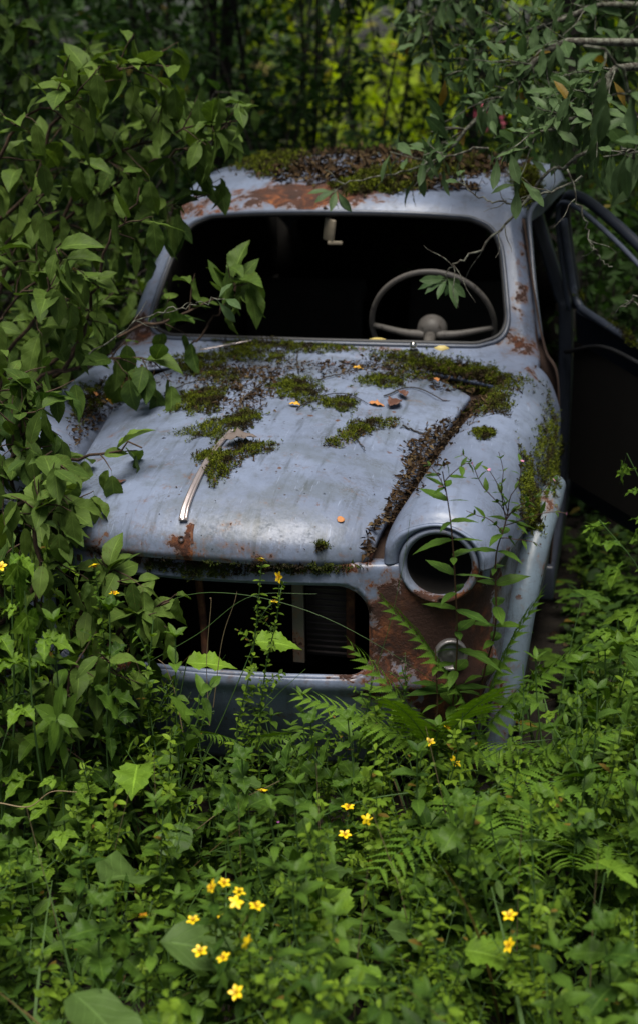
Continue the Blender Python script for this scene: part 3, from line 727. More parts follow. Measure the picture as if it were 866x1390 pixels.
T_round = [leaf_T(.92, 12, .03, .5, .06, .15, .55, .45, .12, petiole=.3)]
T_lo = [leaf_T(.5, 2, 0, .45, .15, .2, 1, .7, cols=2), leaf_T(.4, 2, 0, .5, .05, .1, 1, .7, cols=2)]
T_blade = [leaf_T(.018, 8, 0, .3, .0, .55, .6, .3, cols=2), leaf_T(.014, 8, 0, .3, .0, .30, .6, .3, cols=2), leaf_T(.02, 8, 0, .3, .0, .9, .6, .3, cols=2)]
def fern_T(n=17, seed=0):
    Ts = []; r_ = random.Random(seed)   # pinnae: narrow toothed blades with gaps
    for i in range(n):
        y = .12+.86*i/(n-1); L = (.27*math.sin(PI*min(1, (1-y)*.62+.12))**.85+.012)*r_.uniform(.92, 1.05)
        for sg in (1, -1):
            T = leaf_T(.19*(.24/(L+.04))**.35, 24, .42, .22, .12, .30, 1.15, .4, .08, cols=2)
            Ts.append(xform_T(T, -sg*R(70-18*y+r_.uniform(-3, 3)), sg*R(r_.uniform(-6, 6)), L, (0, y, -.22*y*y)))
    V, F, U = merge_T(Ts); return V, F, U
T_fern = [fern_T(17, 1), fern_T(15, 2)]
def inst(T, P, D, N, Sz):
    """copies of template(s) at P, pointing D, facing N, scaled Sz -> V, F, UV"""
    P = np.asarray(P, float); D = np.asarray(D, float); N = np.asarray(N, float); Sz = np.broadcast_to(np.asarray(Sz, float), (len(P),))
    D = D/(np.linalg.norm(D, axis=1)[:, None]+1e-9); X = np.cross(D, N); X /= np.linalg.norm(X, axis=1)[:, None]+1e-9; Z = np.cross(X, D)
    Vs, Fs, Us, o = [], [], [], 0; which = rng.integers(0, len(T), len(P))
    for k, (tv, tf, tu) in enumerate(T):
        m = which == k; c = int(m.sum())
        if not c: continue
        v = (tv[None, :, 0:1]*X[m][:, None]+tv[None, :, 1:2]*D[m][:, None]+tv[None, :, 2:3]*Z[m][:, None])*Sz[m][:, None, None]+P[m][:, None]
        Vs.append(v.reshape(-1, 3)); Fs.append((tf[None]+(np.arange(c)*len(tv))[:, None, None]).reshape(-1, 4)+o); Us.append(np.tile(tu, (c, 1))); o += c*len(tv)
    return np.concatenate(Vs), np.concatenate(Fs), np.concatenate(Us)
def unit(v): v = np.asarray(v, float); return v/(np.linalg.norm(v, axis=-1, keepdims=True)+1e-9)
UP = np.array([0, 0, 1.])
class Bag:
    """collects stems, leaves and flower spots of one plant"""
    def __init__(s): s.st = []; s.P = []; s.D = []; s.N = []; s.S = []; s.fl = []
    def stem(s, path, r0, r1, k=5):
        n = len(path); s.st.append(tube(path, np.linspace(r0, r1, n), k, cap=False))
    def leaf(s, p, d, n, sz): s.P.append(p); s.D.append(d); s.N.append(n); s.S.append(sz)
    def build(s, root, T, lm, sm, leaf_name='leaves', stem_name='stem', flower=None):
        if s.st:
            V, F = join(*s.st); link(stem_name, raw_mesh(stem_name, V, F), sm, root)
        if s.P:
            V, F, U = inst(T, s.P, s.D, s.N, s.S); link(leaf_name, raw_mesh(leaf_name, V, F, U), lm, root)
        for p, d, sz in s.fl: flower_obj(root, flower or 'yellow', p, d, sz)
        return root
def perp(t, a):
    t = unit(t); x = np.cross(t, UP if abs(t[2]) < .95 else np.array([1., 0, 0])); x = unit(x); y = np.cross(x, t)
    return x*math.cos(a)+y*math.sin(a)
def pairs(b, path, start, step, size, elev=.35, end=.98, taper=.5, jit=.25, alt=False, a0=None, down=.0, n_up=.7):
    """leaves along a stem path: opposite pairs turning a quarter each time, or alternate ones"""
    P = np.asarray(path); d = np.r_[0, np.cumsum(np.linalg.norm(np.diff(P, axis=0), axis=1))]; L = d[-1]; s_ = start*L; a = rng.uniform(0, PI) if a0 is None else a0
    while s_ < end*L:
        f = s_/L; p = np.array([np.interp(s_, d, P[:, i]) for i in range(3)]); q = np.array([np.interp(min(L, s_+.01), d, P[:, i]) for i in range(3)])
        t = unit(q-p) if np.linalg.norm(q-p) > 1e-6 else unit(P[-1]-P[-2])
        for sg in ((0, PI) if not alt else (0,)):
            rd = perp(t, a+sg+rng.normal(0, jit)); dd = unit(rd*math.cos(elev)+t*math.sin(elev)+np.array([0, 0, -down])+rng.normal(0, .12, 3))
            nn_ = unit(t*.6+UP*n_up+rng.normal(0, .18, 3)); b.leaf(p, dd, nn_, size*(1-taper*f)*rng.uniform(.55, 1.3))
        a += PI/2 if not alt else 2.4; s_ += step*(1-.35*f)*rng.uniform(.8, 1.2)
FLM = {}
def flower_mesh(kind):
    if kind in FLM: return FLM[kind]
    Ts = []
    np_ = 5 if kind != 'purple' else 9; wd = {'yellow': .55, 'pink': .8, 'purple': .35}[kind]
    for i in range(np_): Ts.append(xform_T(leaf_T(wd, 4, 0, .55, .15, .12, .6, .9, cols=2), 2*PI*i/np_+.2*(i % 2), R(22 if kind != 'purple' else 55), .5))
    V, F, U = merge_T(Ts); mi = [0]*len(F)
    if kind == 'yellow':
        for i in range(14):
            a = 2.4*i; r_ = .05+.11*(i/14); s_ = tube([(0, 0, .02), (r_*math.cos(a)*.8, r_*math.sin(a)*.8, .14), (r_*1.5*math.cos(a), r_*1.5*math.sin(a), .26)], [.008, .008, .022], 4, cap=False)
            F = np.concatenate([F, s_[1]+len(V)]); V = np.concatenate([V, s_[0]]); U = np.concatenate([U, np.zeros((len(s_[0]), 2))]); mi += [1]*len(s_[1])
    me = raw_mesh('flower', V, F, U, midx=mi)
    for m in {'yellow': (M_petal, M_stamen), 'pink': (M_pink,), 'purple': (M_purple,)}[kind]: me.materials.append(m)
    FLM[kind] = me; return me
def flower_obj(root, kind, p, d, sz):
    o = bpy.data.objects.new('flower', flower_mesh(kind)); COL.objects.link(o); o.parent = root; o.location = p
    o.rotation_euler = Vector(d).to_track_quat('Z', 'Y').to_euler(); o.rotation_euler.rotate_axis('Z', rng.uniform(0, 6)); o.scale = (sz,)*3; return o
def copy_tree(o, loc=None, rz=0, sc=1., label=None, group=None):
    c = o.copy(); COL.objects.link(c)
    for ch in o.children:
        d = ch.copy(); COL.objects.link(d); d.parent = c
        for g in ch.children: e = g.copy(); COL.objects.link(e); e.parent = d
    if loc is not None: c.location = loc
    c.rotation_euler = (0, 0, rz); c.scale = (sc,)*3 if not isinstance(sc, tuple) else sc
    if label: c['label'] = label
    if group: c['group'] = group
    return c
def bent(p0, p1, sag=.0, n=12, wob=.01):
    p0, p1 = np.array(p0, float), np.array(p1, float); t = np.linspace(0, 1, n)[:, None]
    P = p0+(p1-p0)*t; P[:, 2] += (np.sin(t[:, 0]*PI))*sag; L = np.linalg.norm(p1-p0)
    ph = rng.uniform(0, 6, 3); P += wob*L*np.sin(t*rng.uniform(3, 7, 3)+ph)*np.sin(t*PI*.9)
    return P
# ---- plant builders: every one fills the root with stem / leaves / flower children, size in metres
def wort(root, path, leaf=.021, nbr=5, nfl=3, flsz=.024, tips=None):
    b = Bag(); P = np.asarray(path); b.stem(P, .0022, .0011); pairs(b, P, .04, .024, leaf, .35, taper=.45)
    n = len(P)
    for i in range(nbr):
        k = int(n*(.40+.5*i/max(1, nbr))); k = min(k, n-2); t = unit(P[k+1]-P[k]); a = i*PI/2+rng.normal(0, .4)
        ln = rng.uniform(.06, .12)*(1.1-.4*i/nbr); d = unit(perp(t, a)*.75+t*.8); q = bent(P[k], P[k]+d*ln, .01, 7)
        b.stem(q, .0011, .0006, 4); pairs(b, q, .15, .013, leaf*.58, .4, taper=.3)
        if nfl > 1 and i >= nbr-nfl+1: b.fl.append((q[-1], unit(t+d*.5+rng.normal(0, .2, 3)), flsz*rng.uniform(.85, 1.1)))
    if nfl: b.fl.append((P[-1], unit(P[-1]-P[-2]+rng.normal(0, .25, 3)), flsz))
    return b.build(root, T_oval, L_wort, B_green)
def herb(root, path, leaf=.045, step=.045, lm=None, T=None, nbr=3):
    b = Bag(); P = np.asarray(path); b.stem(P, .0026, .0013); pairs(b, P, .05, step, leaf, .25, taper=.45)
    for i in range(nbr):
        k = int(len(P)*(.3+.5*i/max(1, nbr))); t = unit(P[k+1]-P[k]); d = unit(perp(t, i*1.9+rng.uniform(0, 1))*.8+t*.7)
        q = bent(P[k], P[k]+d*rng.uniform(.07, .15), .01, 7); b.stem(q, .0015, .0008, 4); pairs(b, q, .2, step*.6, leaf*.7, .3)
    # tip rosette
    for a in range(4): b.leaf(P[-1], unit(perp(P[-1]-P[-2], a*PI/2)+UP*.7), UP+rng.normal(0, .1, 3), leaf*.4)
    return b.build(root, T or T_herb, lm or L_herb, B_green)
def rasp(root, path, leaf=.15, step=.07, T=None, lm=None, stemm=None, down=.25):
    b = Bag(); P = np.asarray(path); b.stem(P, .0035, .0015); pairs(b, P, .15, step, leaf, .25, taper=.35, alt=True, down=down, n_up=1.4)
    b.leaf(P[-1], unit(P[-1]-P[-3]+[0, 0, -.2]), UP, leaf*.7)
    return b.build(root, T or T_tri, lm or L_rasp, stemm or B_green)
def fern(root, n=6, L=.38, spread=1.0, dirs=None):
    b = Bag()
    for i in range(n):
        a = 2*PI*i/n+rng.normal(0, .25); e = rng.uniform(.75, 1.05) if not dirs else 0
        d = np.array([math.cos(a)*math.cos(e), math.sin(a)*math.cos(e), math.sin(e)]) if not dirs else unit(dirs[i])
        nn_ = unit(UP*.6-np.array([d[0], d[1], 0])*1.0) if abs(d[2]) > .3 else UP
        s_ = L*rng.uniform(.8, 1.1); b.leaf((0, 0, 0), d, nn_, s_)
        X = np.cross(unit(d), nn_); X = unit(X); Z = np.cross(X, unit(d)); t = np.linspace(0, .98, 12)[:, None]
        b.stem(unit(d)*t*s_+Z*(-.22*t*t*s_), .0018, .0005, 4)
    return b.build(root, T_fern, L_fern, B_green, leaf_name='fronds')
def grass(root, n=26, L=.45, lm=None, spread=.05):
    b = Bag()
    for i in range(n):
        a = rng.uniform(0, 2*PI); e = rng.uniform(.75, 1.45); d = np.array([math.cos(a)*math.cos(e), math.sin(a)*math.cos(e), math.sin(e)])
        h = np.array([math.cos(a), math.sin(a), 0]); b.leaf(h*rng.uniform(0, spread), d, unit(UP*.5-h), L*rng.uniform(.5, 1.1))
    return b.build(root, T_blade, lm or L_grass, None)
def basal(root, n, L, T, lm, e0=.5, e1=1.1, stemm=None, petlen=0.):
    b = Bag()
    for i in range(n):
        a = 2.4*i+rng.normal(0, .3); e = rng.uniform(e0, e1); h = np.array([math.cos(a), math.sin(a), 0]); d = h*math.cos(e)+UP*math.sin(e)
        if petlen:
            p1 = d*petlen*rng.uniform(.7, 1.15); b.stem(bent((0, 0, 0), p1, .0, 7), .0018, .0012, 4)
            b.leaf(p1, unit(h+UP*rng.uniform(-.25, .25)), unit(UP+rng.normal(0, .15, 3)), L*rng.uniform(.75, 1.15))
        else: b.leaf((0, 0, 0), d, unit(UP-h*.4), L*rng.uniform(.7, 1.1))
    return b.build(root, T, lm, stemm or B_green)

# ------------------------------------------------------------------ ground
gx_, gy_ = np.meshgrid(np.concatenate([np.linspace(-60, -4, 12), np.linspace(-3.5, 3.5, 60), np.linspace(4, 60, 12)]), np.concatenate([np.linspace(-12, -3, 8), np.linspace(-2.8, 5, 60), np.linspace(5.5, 90, 20)]))
gz_ = .03*np.sin(gx_*2.1)*np.cos(gy_*1.7)+.012*np.sin(gx_*9+gy_*5); gz_ = np.where(np.hypot(gx_, gy_) > 9, gz_*.5, gz_)-.03
idx = np.arange(gx_.size).reshape(gx_.shape); Fg = np.stack([idx[:-1, :-1], idx[:-1, 1:], idx[1:, 1:], idx[1:, :-1]], -1).reshape(-1, 4)
MG = MT('forest_soil'); _n = MG.noise(6, 8, .7); MG.l(MG.ramp(_n, [(.3, (.006, .004, .003)), (.55, (.018, .012, .007)), (.75, (.018, .020, .008))]), MG.b.inputs['Base Color']); MG.b.inputs['Roughness'].default_value = .95; MG.bump(MG.noise(40, 6, .7), .02)
tag(link('ground', raw_mesh('ground', np.stack([gx_, gy_, gz_], -1).reshape(-1, 3), Fg), MG.m), 'dark forest soil under the plants', kind='structure')

# ------------------------------------------------------------------ moss, litter, twigs and fallen leaves on the car
def mossmat(name, a, b_, dead):
    M = MT(name); rpi = M.n('ShaderNodeNewGeometry').outputs['Random Per Island']
    c = M.mix(rpi, a, b_); c = M.mix(M.smooth(M.noise(22, 4, .6), .46, .60), c, dead)
    M.l(c, M.b.inputs['Base Color']); M.b.inputs['Roughness'].default_value = .8; M.b.inputs['Specular IOR Level'].default_value = .15
    return M.m
m_moss = mossmat('green_moss', (.040, .060, .005), (.165, .195, .012), (.032, .026, .010))
m_mossd = mossmat('dull_moss', (.022, .034, .006), (.065, .085, .012), (.022, .016, .009))
m_litter = MT('dark_litter'); _r2 = m_litter.n('ShaderNodeNewGeometry').outputs['Random Per Island']
m_litter.l(m_litter.ramp(_r2, [(0, (.010, .007, .005)), (.45, (.034, .020, .010)), (.8, (.062, .038, .018)), (1, (.12, .088, .045))]), m_litter.b.inputs['Base Color']); m_litter.b.inputs['Roughness'].default_value = .85; m_litter.b.inputs['Specular IOR Level'].default_value = .12; m_litter = m_litter.m
T_spike = [leaf_T(.34, 2, 0, .35, .25, .35, 1, .5, cols=2)]
T_flake = [leaf_T(.5, 3, .2, .5, .35, .5, .8, .6, cols=2), leaf_T(.25, 3, 0, .5, .3, -.4, .8, .6, cols=2), leaf_T(.10, 2, 0, .5, .2, .3, .8, .6, cols=2)]
def spots_in(els, n):
    """n hits on the car inside pixel ellipses [(cx,cy,rx,ry,rot)], with the height share of a cushion"""
    A = np.array([e[2]*e[3] for e in els], float); A /= A.sum(); out = []
    for _ in range(n):
        e = els[rng.choice(len(els), p=A)]; a = rng.uniform(0, 2*PI); ph = rng.uniform(0, 1)
        rr = math.sqrt(ph)*(1+.24*math.sin(3*a+e[0])+.18*math.sin(7*a+e[1])+.10*math.sin(17*a))*(1 if rng.random() > .10 else 1.35)
        x, y = rr*math.cos(a)*e[2], rr*math.sin(a)*e[3]; ro = R(e[4]) if len(e) > 4 else 0
        px, py = e[0]+x*math.cos(ro)-y*math.sin(ro), e[1]+x*math.sin(ro)+y*math.cos(ro)
        h, nn_ = hit(px, py)
        if h is None or h[1] > 3.6: continue
        out.append((h, nn_, 1-min(1, ph)))
    return out
def moss(label, els, n, hgt=.012, mat=None, group='moss cushions growing on the car', sz=.0065, litter=.25):
    els = [(e[0], e[1], e[2]*1.18, e[3]*1.2)+tuple(e[4:]) for e in els]; pts_ = spots_in(els, int(n*1.35))
    if not pts_: return
    P = np.array([p[0] for p in pts_]); Nn_ = np.array([p[1] for p in pts_]); H = np.array([p[2] for p in pts_])
    lum = .5+.5*np.sin(P[:, 0]*95+3)*np.sin(P[:, 1]*83+1)
    up = (H**.5)*hgt*(.45+.75*lum); Q = P+Nn_*up[:, None]*.8
    k = 5; Q3 = np.repeat(Q, k, 0)+rng.normal(0, .0018, (len(Q)*k, 3)); N3 = unit(np.repeat(Nn_, k, 0)+UP*.4+rng.normal(0, .65, (len(Q)*k, 3)))
    V, F, U = inst(T_spike, Q3, N3, rng.normal(0, 1, N3.shape), sz*rng.uniform(.6, 1.3, len(Q3)))
    c = P.mean(0); root = empty('moss_patch', c); tag(root, label, 'moss', group)
    link('leafy_tufts', raw_mesh('leafy_tufts', V-c, F, U), mat or m_moss, root)
    # brown base: matted lumps under the tufts
    Q2 = P+Nn_*(up*.35)[:, None]
    V, F, U = inst(T_flake, Q2, unit(rng.normal(0, 1, Q2.shape)+Nn_*.1), unit(Nn_+rng.normal(0, .35, Q2.shape)), sz*rng.uniform(1.2, 2.2, len(Q2)))
    link('matted_base', raw_mesh('matted_base', V-c, F, U), m_litter if litter > .5 else m_mossd, root)
def litter(label, els, n, size=.02, name='leaf_litter', hgt=.01):
    pts_ = spots_in(els, n); P = np.array([p[0] for p in pts_]); Nn_ = np.array([p[1] for p in pts_]); H = np.array([p[2] for p in pts_])
    Q = P+Nn_*(H*hgt*rng.uniform(.2, 1, len(P)))[:, None]+Nn_*.002
    V, F, U = inst(T_flake, Q, unit(rng.normal(0, 1, Q.shape)*[1, 1, .45]+Nn_*.05), unit(Nn_+rng.normal(0, .45, Q.shape)), size*rng.uniform(.35, 1.3, len(Q)))
    tag(link(name, raw_mesh(name, V, F, U), m_litter), label, 'leaf litter', kind='stuff')
litter('dark rotted leaf litter in the gutter beside the bonnet', [(530, 690, 26, 9, -55), (556, 650, 34, 16, -62), (580, 612, 34, 24, -50), (610, 585, 40, 14, -40), (507, 715, 12, 4, -65), (655, 552, 26, 14, -25), (630, 515, 60, 16, 10), (497, 745, 16, 4, -88)], 3000, .017, hgt=.02)
litter('dark leaf crumbs and bark bits across the rear of the bonnet', [(320, 515, 80, 24, 5), (300, 545, 60, 18, 0), (560, 505, 110, 14, 5), (430, 500, 60, 10, 0), (345, 540, 40, 12, -40), (350, 508, 40, 10, 0)], 3000, .016, hgt=.010)
litter('dark leaf litter heaped on the roof', [(490, 215, 190, 18, 2), (560, 250, 70, 9, 3), (430, 238, 90, 10, 0), (640, 228, 55, 14, 0)], 6500, .03, hgt=.03)
litter('litter crumbs sprinkled over the car', [(330, 640, 200, 90, 0), (420, 560, 180, 60, 0), (600, 620, 60, 60, 0), (300, 745, 170, 18, 3)], 130, .007, hgt=0)
litter('leaf litter in the left gutter of the bonnet', [(125, 560, 40, 22, -50), (180, 515, 45, 16, -25)], 900, .016, hgt=.015)
moss('moss cushion at the far left rear of the bonnet, above the light fender', [(120, 545, 28, 16, -40), (165, 520, 22, 10, -20)], 700)
moss('moss strip along the middle of the bonnet hinge line', [(385, 472, 75, 8, 2), (330, 478, 30, 5, 0), (300, 486, 60, 5, 0)], 1300, .016)
moss('small moss tuft just below the hinge strip near the centre', [(378, 487, 13, 5, 0)], 130, .010)
moss('moss on the rear left of the bonnet behind the big cushion', [(275, 497, 32, 9, 0), (255, 500, 20, 6, 0), (300, 512, 26, 7, 0)], 800, .012)
moss('large green cushion on the left half of the bonnet', [(268, 548, 30, 13, -8), (280, 540, 26, 10, -8)], 900, .018)
moss('moss cushion right of the centre line behind the yellow leaf', [(407, 532, 30, 13, 8), (395, 522, 18, 8, 0)], 800, .014)
moss('small round moss tuft in the middle of the bonnet', [(463, 549, 19, 8, 0)], 320, .013)
moss('long moss cushion across the upper end of the chrome strip', [(305, 580, 42, 11, -14), (332, 570, 18, 8, -10)], 800, .014)
moss('moss clump beside the grey dead leaf on the chrome strip', [(298, 632, 16, 20, 20), (340, 612, 25, 9, -12), (285, 622, 20, 5, -4)], 800, .017, litter=.6)
moss('moss on a bark fragment right of the bonnet centre', [(497, 581, 34, 8, -12), (480, 592, 18, 6, -30), (452, 603, 9, 4, 0)], 520, .015, litter=.7)
moss('wide moss mat in the rear corner beside the wiper spindle', [(598, 503, 62, 12, 7), (655, 513, 42, 14, 10), (560, 490, 50, 6, 8), (672, 538, 24, 13, 40)], 2400, .020)
moss('moss patch left of the wide mat', [(520, 518, 26, 8, 0)], 400, .011)
moss('lower edge of the moss at the end of the gutter', [(665, 552, 20, 9, -10)], 300, .012)
moss('single moss tuft on top of the fender', [(656, 590, 12, 6, 0)], 230, .013)
moss('tiny moss tuft near the front edge of the bonnet', [(435, 740, 7, 5, 0)], 60, .008, sz=.006)
moss('moss streak on the shoulder of the fender by the open door', [(742, 605, 16, 42, 5), (748, 640, 8, 30, 0)], 1000, .007)
moss('moss on the outer fender above the wheel arch', [(716, 668, 11, 40, -8), (722, 700, 10, 18, 0)], 900, .010)
moss('dark moss hanging under the bonnet lip', [(290, 773, 45, 8, 2), (400, 770, 70, 5, 2), (220, 765, 18, 6, 0)], 800, .010, mat=m_mossd)
moss('bright moss cushion on the left part of the roof', [(362, 222, 36, 13, -4), (385, 216, 24, 8, 0)], 1300, .04, sz=.012)
moss('bright moss cushion on the right part of the roof edge', [(515, 250, 44, 12, -3), (545, 243, 24, 8, 0)], 1400, .04, sz=.012)
moss('thin green moss behind the roof cushion', [(600, 232, 45, 9, 0), (630, 222, 24, 8, 0)], 700, .025, sz=.012)
moss('moss on the right roof corner above the door', [(714, 245, 15, 16, 0), (712, 262, 12, 12, 0)], 900, .025, sz=.011)
moss('moss along the sill of the open door window', [(800, 412, 22, 4, 40), (835, 440, 28, 4, 38), (857, 462, 12, 4, 38)], 700, .015)
# dead leaves lying on the bonnet
m_deadgrey = simple('grey_dead_leaf', (.12, .095, .085), .7, nscale=60, var=.35, bump=.002)
m_deadorange = simple('orange_dead_leaf', (.42, .17, .05), .6, nscale=60, var=.35, bump=.002)
m_deadyellow = simple('yellow_dead_leaf', (.60, .33, .03), .55, nscale=60, var=.3, bump=.002)
m_deadbrown = simple('brown_dead_leaf', (.085, .035, .022), .6, nscale=60, var=.45, bump=.002)
def dead(label, px, py, L, ang, mat, T=None, lift=.012):
    h, n_ = hit(px, py)
    if h is None: return
    T = T or leaf_T(.55, 10, .10, .45, .22, .18, 1.0, .8, .25, petiole=.12)
    d = np.array([math.cos(R(ang)), math.sin(R(ang)), 0]); d = unit(d-n_*(d@n_)); V, F, U = inst([T], [(0, 0, 0)], [d+n_*.12], [n_], [L])
    o = link('dead_leaf', raw_mesh('dead_leaf', V, F, U), mat); o.location = h+n_*lift-d*L/2; tag(o, label, 'leaf', 'dead leaves lying on the car'); solidify(o, .0006)
dead('large grey curled dead leaf on the moss by the chrome strip', 322, 603, .085, 25, m_deadgrey, lift=.016)
dead('small yellow orange leaf in front of the moss right of the centre line', 401, 552, .036, 170, m_deadyellow, lift=.006)
dead('flat orange brown leaf piece near the middle of the bonnet', 508, 550, .045, 5, m_deadorange, lift=.003)
dead('small yellow leaf on the bonnet just below the wiper', 484, 501, .034, 0, m_deadyellow, lift=.003)
dead('tiny round orange leaf on the lower bonnet', 462, 706, .020, 60, m_deadorange, leaf_T(.9, 6, 0, .5, .1, .1, .5, .5), lift=.002)
dead('dark brown leaf on the left side of the bonnet', 162, 658, .035, 40, m_deadbrown, lift=.004)
dead('yellow leaf at the edge of the left moss', 145, 548, .030, 20, m_deadyellow, lift=.010)
dead('orange leaf on top of the left moss', 127, 541, .025, 130, m_deadorange, lift=.016)
dead('yellow curled leaf left of the bonnet', 175, 532, .026, 70, m_deadyellow, lift=.012)
dead('brown twisted leaf standing in the litter at the centre', 533, 552, .07, 78, m_deadbrown, lift=.010)
dead('brown curled leaf beside the twisted one', 546, 540, .05, 120, m_deadbrown, lift=.012)
dead('reddish crumb of leaf near the hinge line', 451, 496, .018, 30, m_deadbrown, lift=.003)
dead('rust coloured crumb of leaf beside the reddish one', 471, 494, .022, 160, m_deadbrown, lift=.003)
dead('pale leaf piece in the wide moss mat', 590, 525, .03, 120, m_deadorange, lift=.022)
# twigs lying on the bonnet
def twig(label, pix, r=.0022, side=()):
    P = []
    for x, y in pix:
        h, n_ = hit(x, y)
        if h is not None: P.append(h+n_*.006)
    if len(P) < 2: return
    P = smooth_path(P, 16)+rng.normal(0, .0012, (16, 3)); parts = [tube(P, np.linspace(r, r*.5, 16), 5)]
    for k, d, L in side: parts.append(tube(bent(P[k], P[k]+unit(d)*L, 0, 6), np.linspace(r*.6, r*.3, 6), 4))
    V, F = join(*parts); tag(link('twig', raw_mesh('twig', V, F), B_dark), label, 'twig', 'twigs lying on the bonnet')
twig('long dark twig running from the yellow leaf to the right', [(403, 558), (425, 545), (450, 537), (480, 540), (498, 550)], side=((5, (.3, .5, .2), .05),))
twig('short dark twig standing near the hinge line', [(405, 508), (404, 490), (403, 478)], .003)
twig('thin twig across the rear moss', [(430, 518), (460, 510), (500, 500), (540, 490)], side=((6, (.2, -.5, .1), .06), (10, (.3, .5, .1), .05)))
twig('forked twig pointing down beside the bark moss', [(478, 590), (487, 603), (494, 615)])
twig('thin twig in the left moss mat', [(225, 535), (260, 522), (300, 515), (340, 520)], side=((8, (-.2, -.5, .1), .07),))
twig('diagonal twig over the centre line of the bonnet', [(330, 545), (352, 525), (378, 505)], .0026)
twig('fine twig on the cowl right of the wiper spindle', [(588, 500), (598, 482), (612, 474)], .0014)
twig('curved twig in front of the wide moss mat', [(520, 540), (560, 528), (600, 545), (640, 550)], .0024)
twig('long rotten twig lying along the gutter', [(545, 580), (575, 592), (612, 598)], .003)
def pix(X):
    d = np.asarray(X, float)-CAM; return 433+FPX*(d@CR)/(d@CF), 695-FPX*(d@CU)/(d@CF)
def height_at(x, y, py):
    """z over ground point (x,y) that shows at photo row py"""
    lo, hi = 0., 3.
    for _ in range(30):
        m = (lo+hi)/2
        if pix((x, y, m))[1] > py: lo = m
        else: hi = m
    return lo
# ------------------------------------------------------------------ hero plants near the car
def path_px(pts, n=16):
    return smooth_path([at(px, py, 'y', yv) for px, py, yv in pts], n)
def rooted(name, label, cat, P, group=None):
    """P world path starting at the ground; returns (root at its foot, local path)"""
    r = empty(name, P[0]); tag(r, label, cat, group); return r, P-P[0]
def foot(P):
    """lead a path down to the ground"""
    P = np.asarray(P); b = P[0].copy(); b[2] = -.03; b[:2] += rng.normal(0, .01, 2); k = max(3, int((P[0][2]+.03)/.04))
    return np.concatenate([b+(P[0]-b)*np.linspace(0, 1, k, endpoint=False)[:, None], P])
WG = 'flowering St Johns wort plants'
for lab, pts, nfl, lf in (
 ('tall St Johns wort with a yellow flower left of the front panel', [(165, 1010, -.30), (150, 930, -.31), (140, 850, -.33), (128, 765, -.35)], 2, .026),
 ('tall St Johns wort with yellow flowers in front of the grille centre', [(322, 985, -.26), (338, 920, -.27), (348, 850, -.28), (356, 757, -.29)], 2, .021),
 ('St Johns wort with one flower just right of the tall one at the grille', [(352, 985, -.24), (362, 900, -.25), (376, 840, -.26), (380, 783, -.27)], 1, .019),
 ('St Johns wort with two small flowers under the round side lamp', [(560, 1100, -.22), (570, 1060, -.24), (585, 1030, -.26), (605, 990, -.27)], 3, .02),
 ('St Johns wort with open yellow flower below the grille, right one of a pair', [(500, 1230, -.50), (500, 1180, -.52), (497, 1112, -.55)], 1, .022),
 ('St Johns wort with open yellow flower below the grille, left one of a pair', [(470, 1250, -.52), (470, 1190, -.55), (468, 1134, -.58)], 2, .022),
 ('St Johns wort with a wilting orange flower below the bumper', [(360, 1180, -.35), (358, 1120, -.36), (356, 1070, -.38)], 1, .02),
 ('blurred St Johns wort with a yellow flower cluster near the lower edge, upper one', [(300, 1390, -.95), (296, 1300, -.98), (290, 1205, -1.02)], 4, .022),
 ('blurred St Johns wort with one yellow flower right of the cluster', [(330, 1390, -.93), (326, 1310, -.96), (321, 1223, -1.0)], 3, .022),
 ('blurred St Johns wort with yellow flowers at the lowest edge', [(345, 1420, -1.0), (342, 1350, -1.03), (338, 1280, -1.06)], 4, .022),
 ('blurred St Johns wort with a small bud flower at the lower left', [(200, 1400, -.95), (198, 1320, -.98), (196, 1246, -1.0)], 1, .018),
 ('St Johns wort with a small flower at the right side of the undergrowth', [(765, 1150, -.1), (762, 1100, -.1), (760, 1041, -.12)], 1, .022),
 ('St Johns wort with orange buds near the lower right edge', [(700, 1400, -.9), (697, 1340, -.92), (692, 1284, -.95)], 2, .022),
 ('young St Johns wort with lime tip right of the wheel arch', [(790, 1290, -.3), (780, 1180, -.32), (772, 1080, -.34), (770, 1010, -.35)], 0, .03),
 ('young St Johns wort at the lower left corner of the grille', [(238, 1010, -.2), (240, 960, -.21), (234, 925, -.22)], 0, .018),
 ('lime tipped St Johns wort at the right corner of the grille opening', [(520, 1080, -.15), (530, 1000, -.17), (550, 940, -.18), (545, 905, -.19)], 0, .018),
 ('lime tipped St Johns wort growing below the right end of the grille', [(478, 1080, -.2), (488, 1010, -.22), (500, 950, -.24), (505, 925, -.25)], 0, .017),
 ('St Johns wort at the far left edge with a yellow bud', [(60, 1010, -.30), (50, 900, -.33), (25, 820, -.36), (2, 770, -.38)], 1, .028),
):
    r, P = rooted('st_johns_wort', lab, 'plant', foot(path_px(pts)), WG); wort(r, P, lf*1.35, nfl=nfl, nbr=5, flsz=.030)
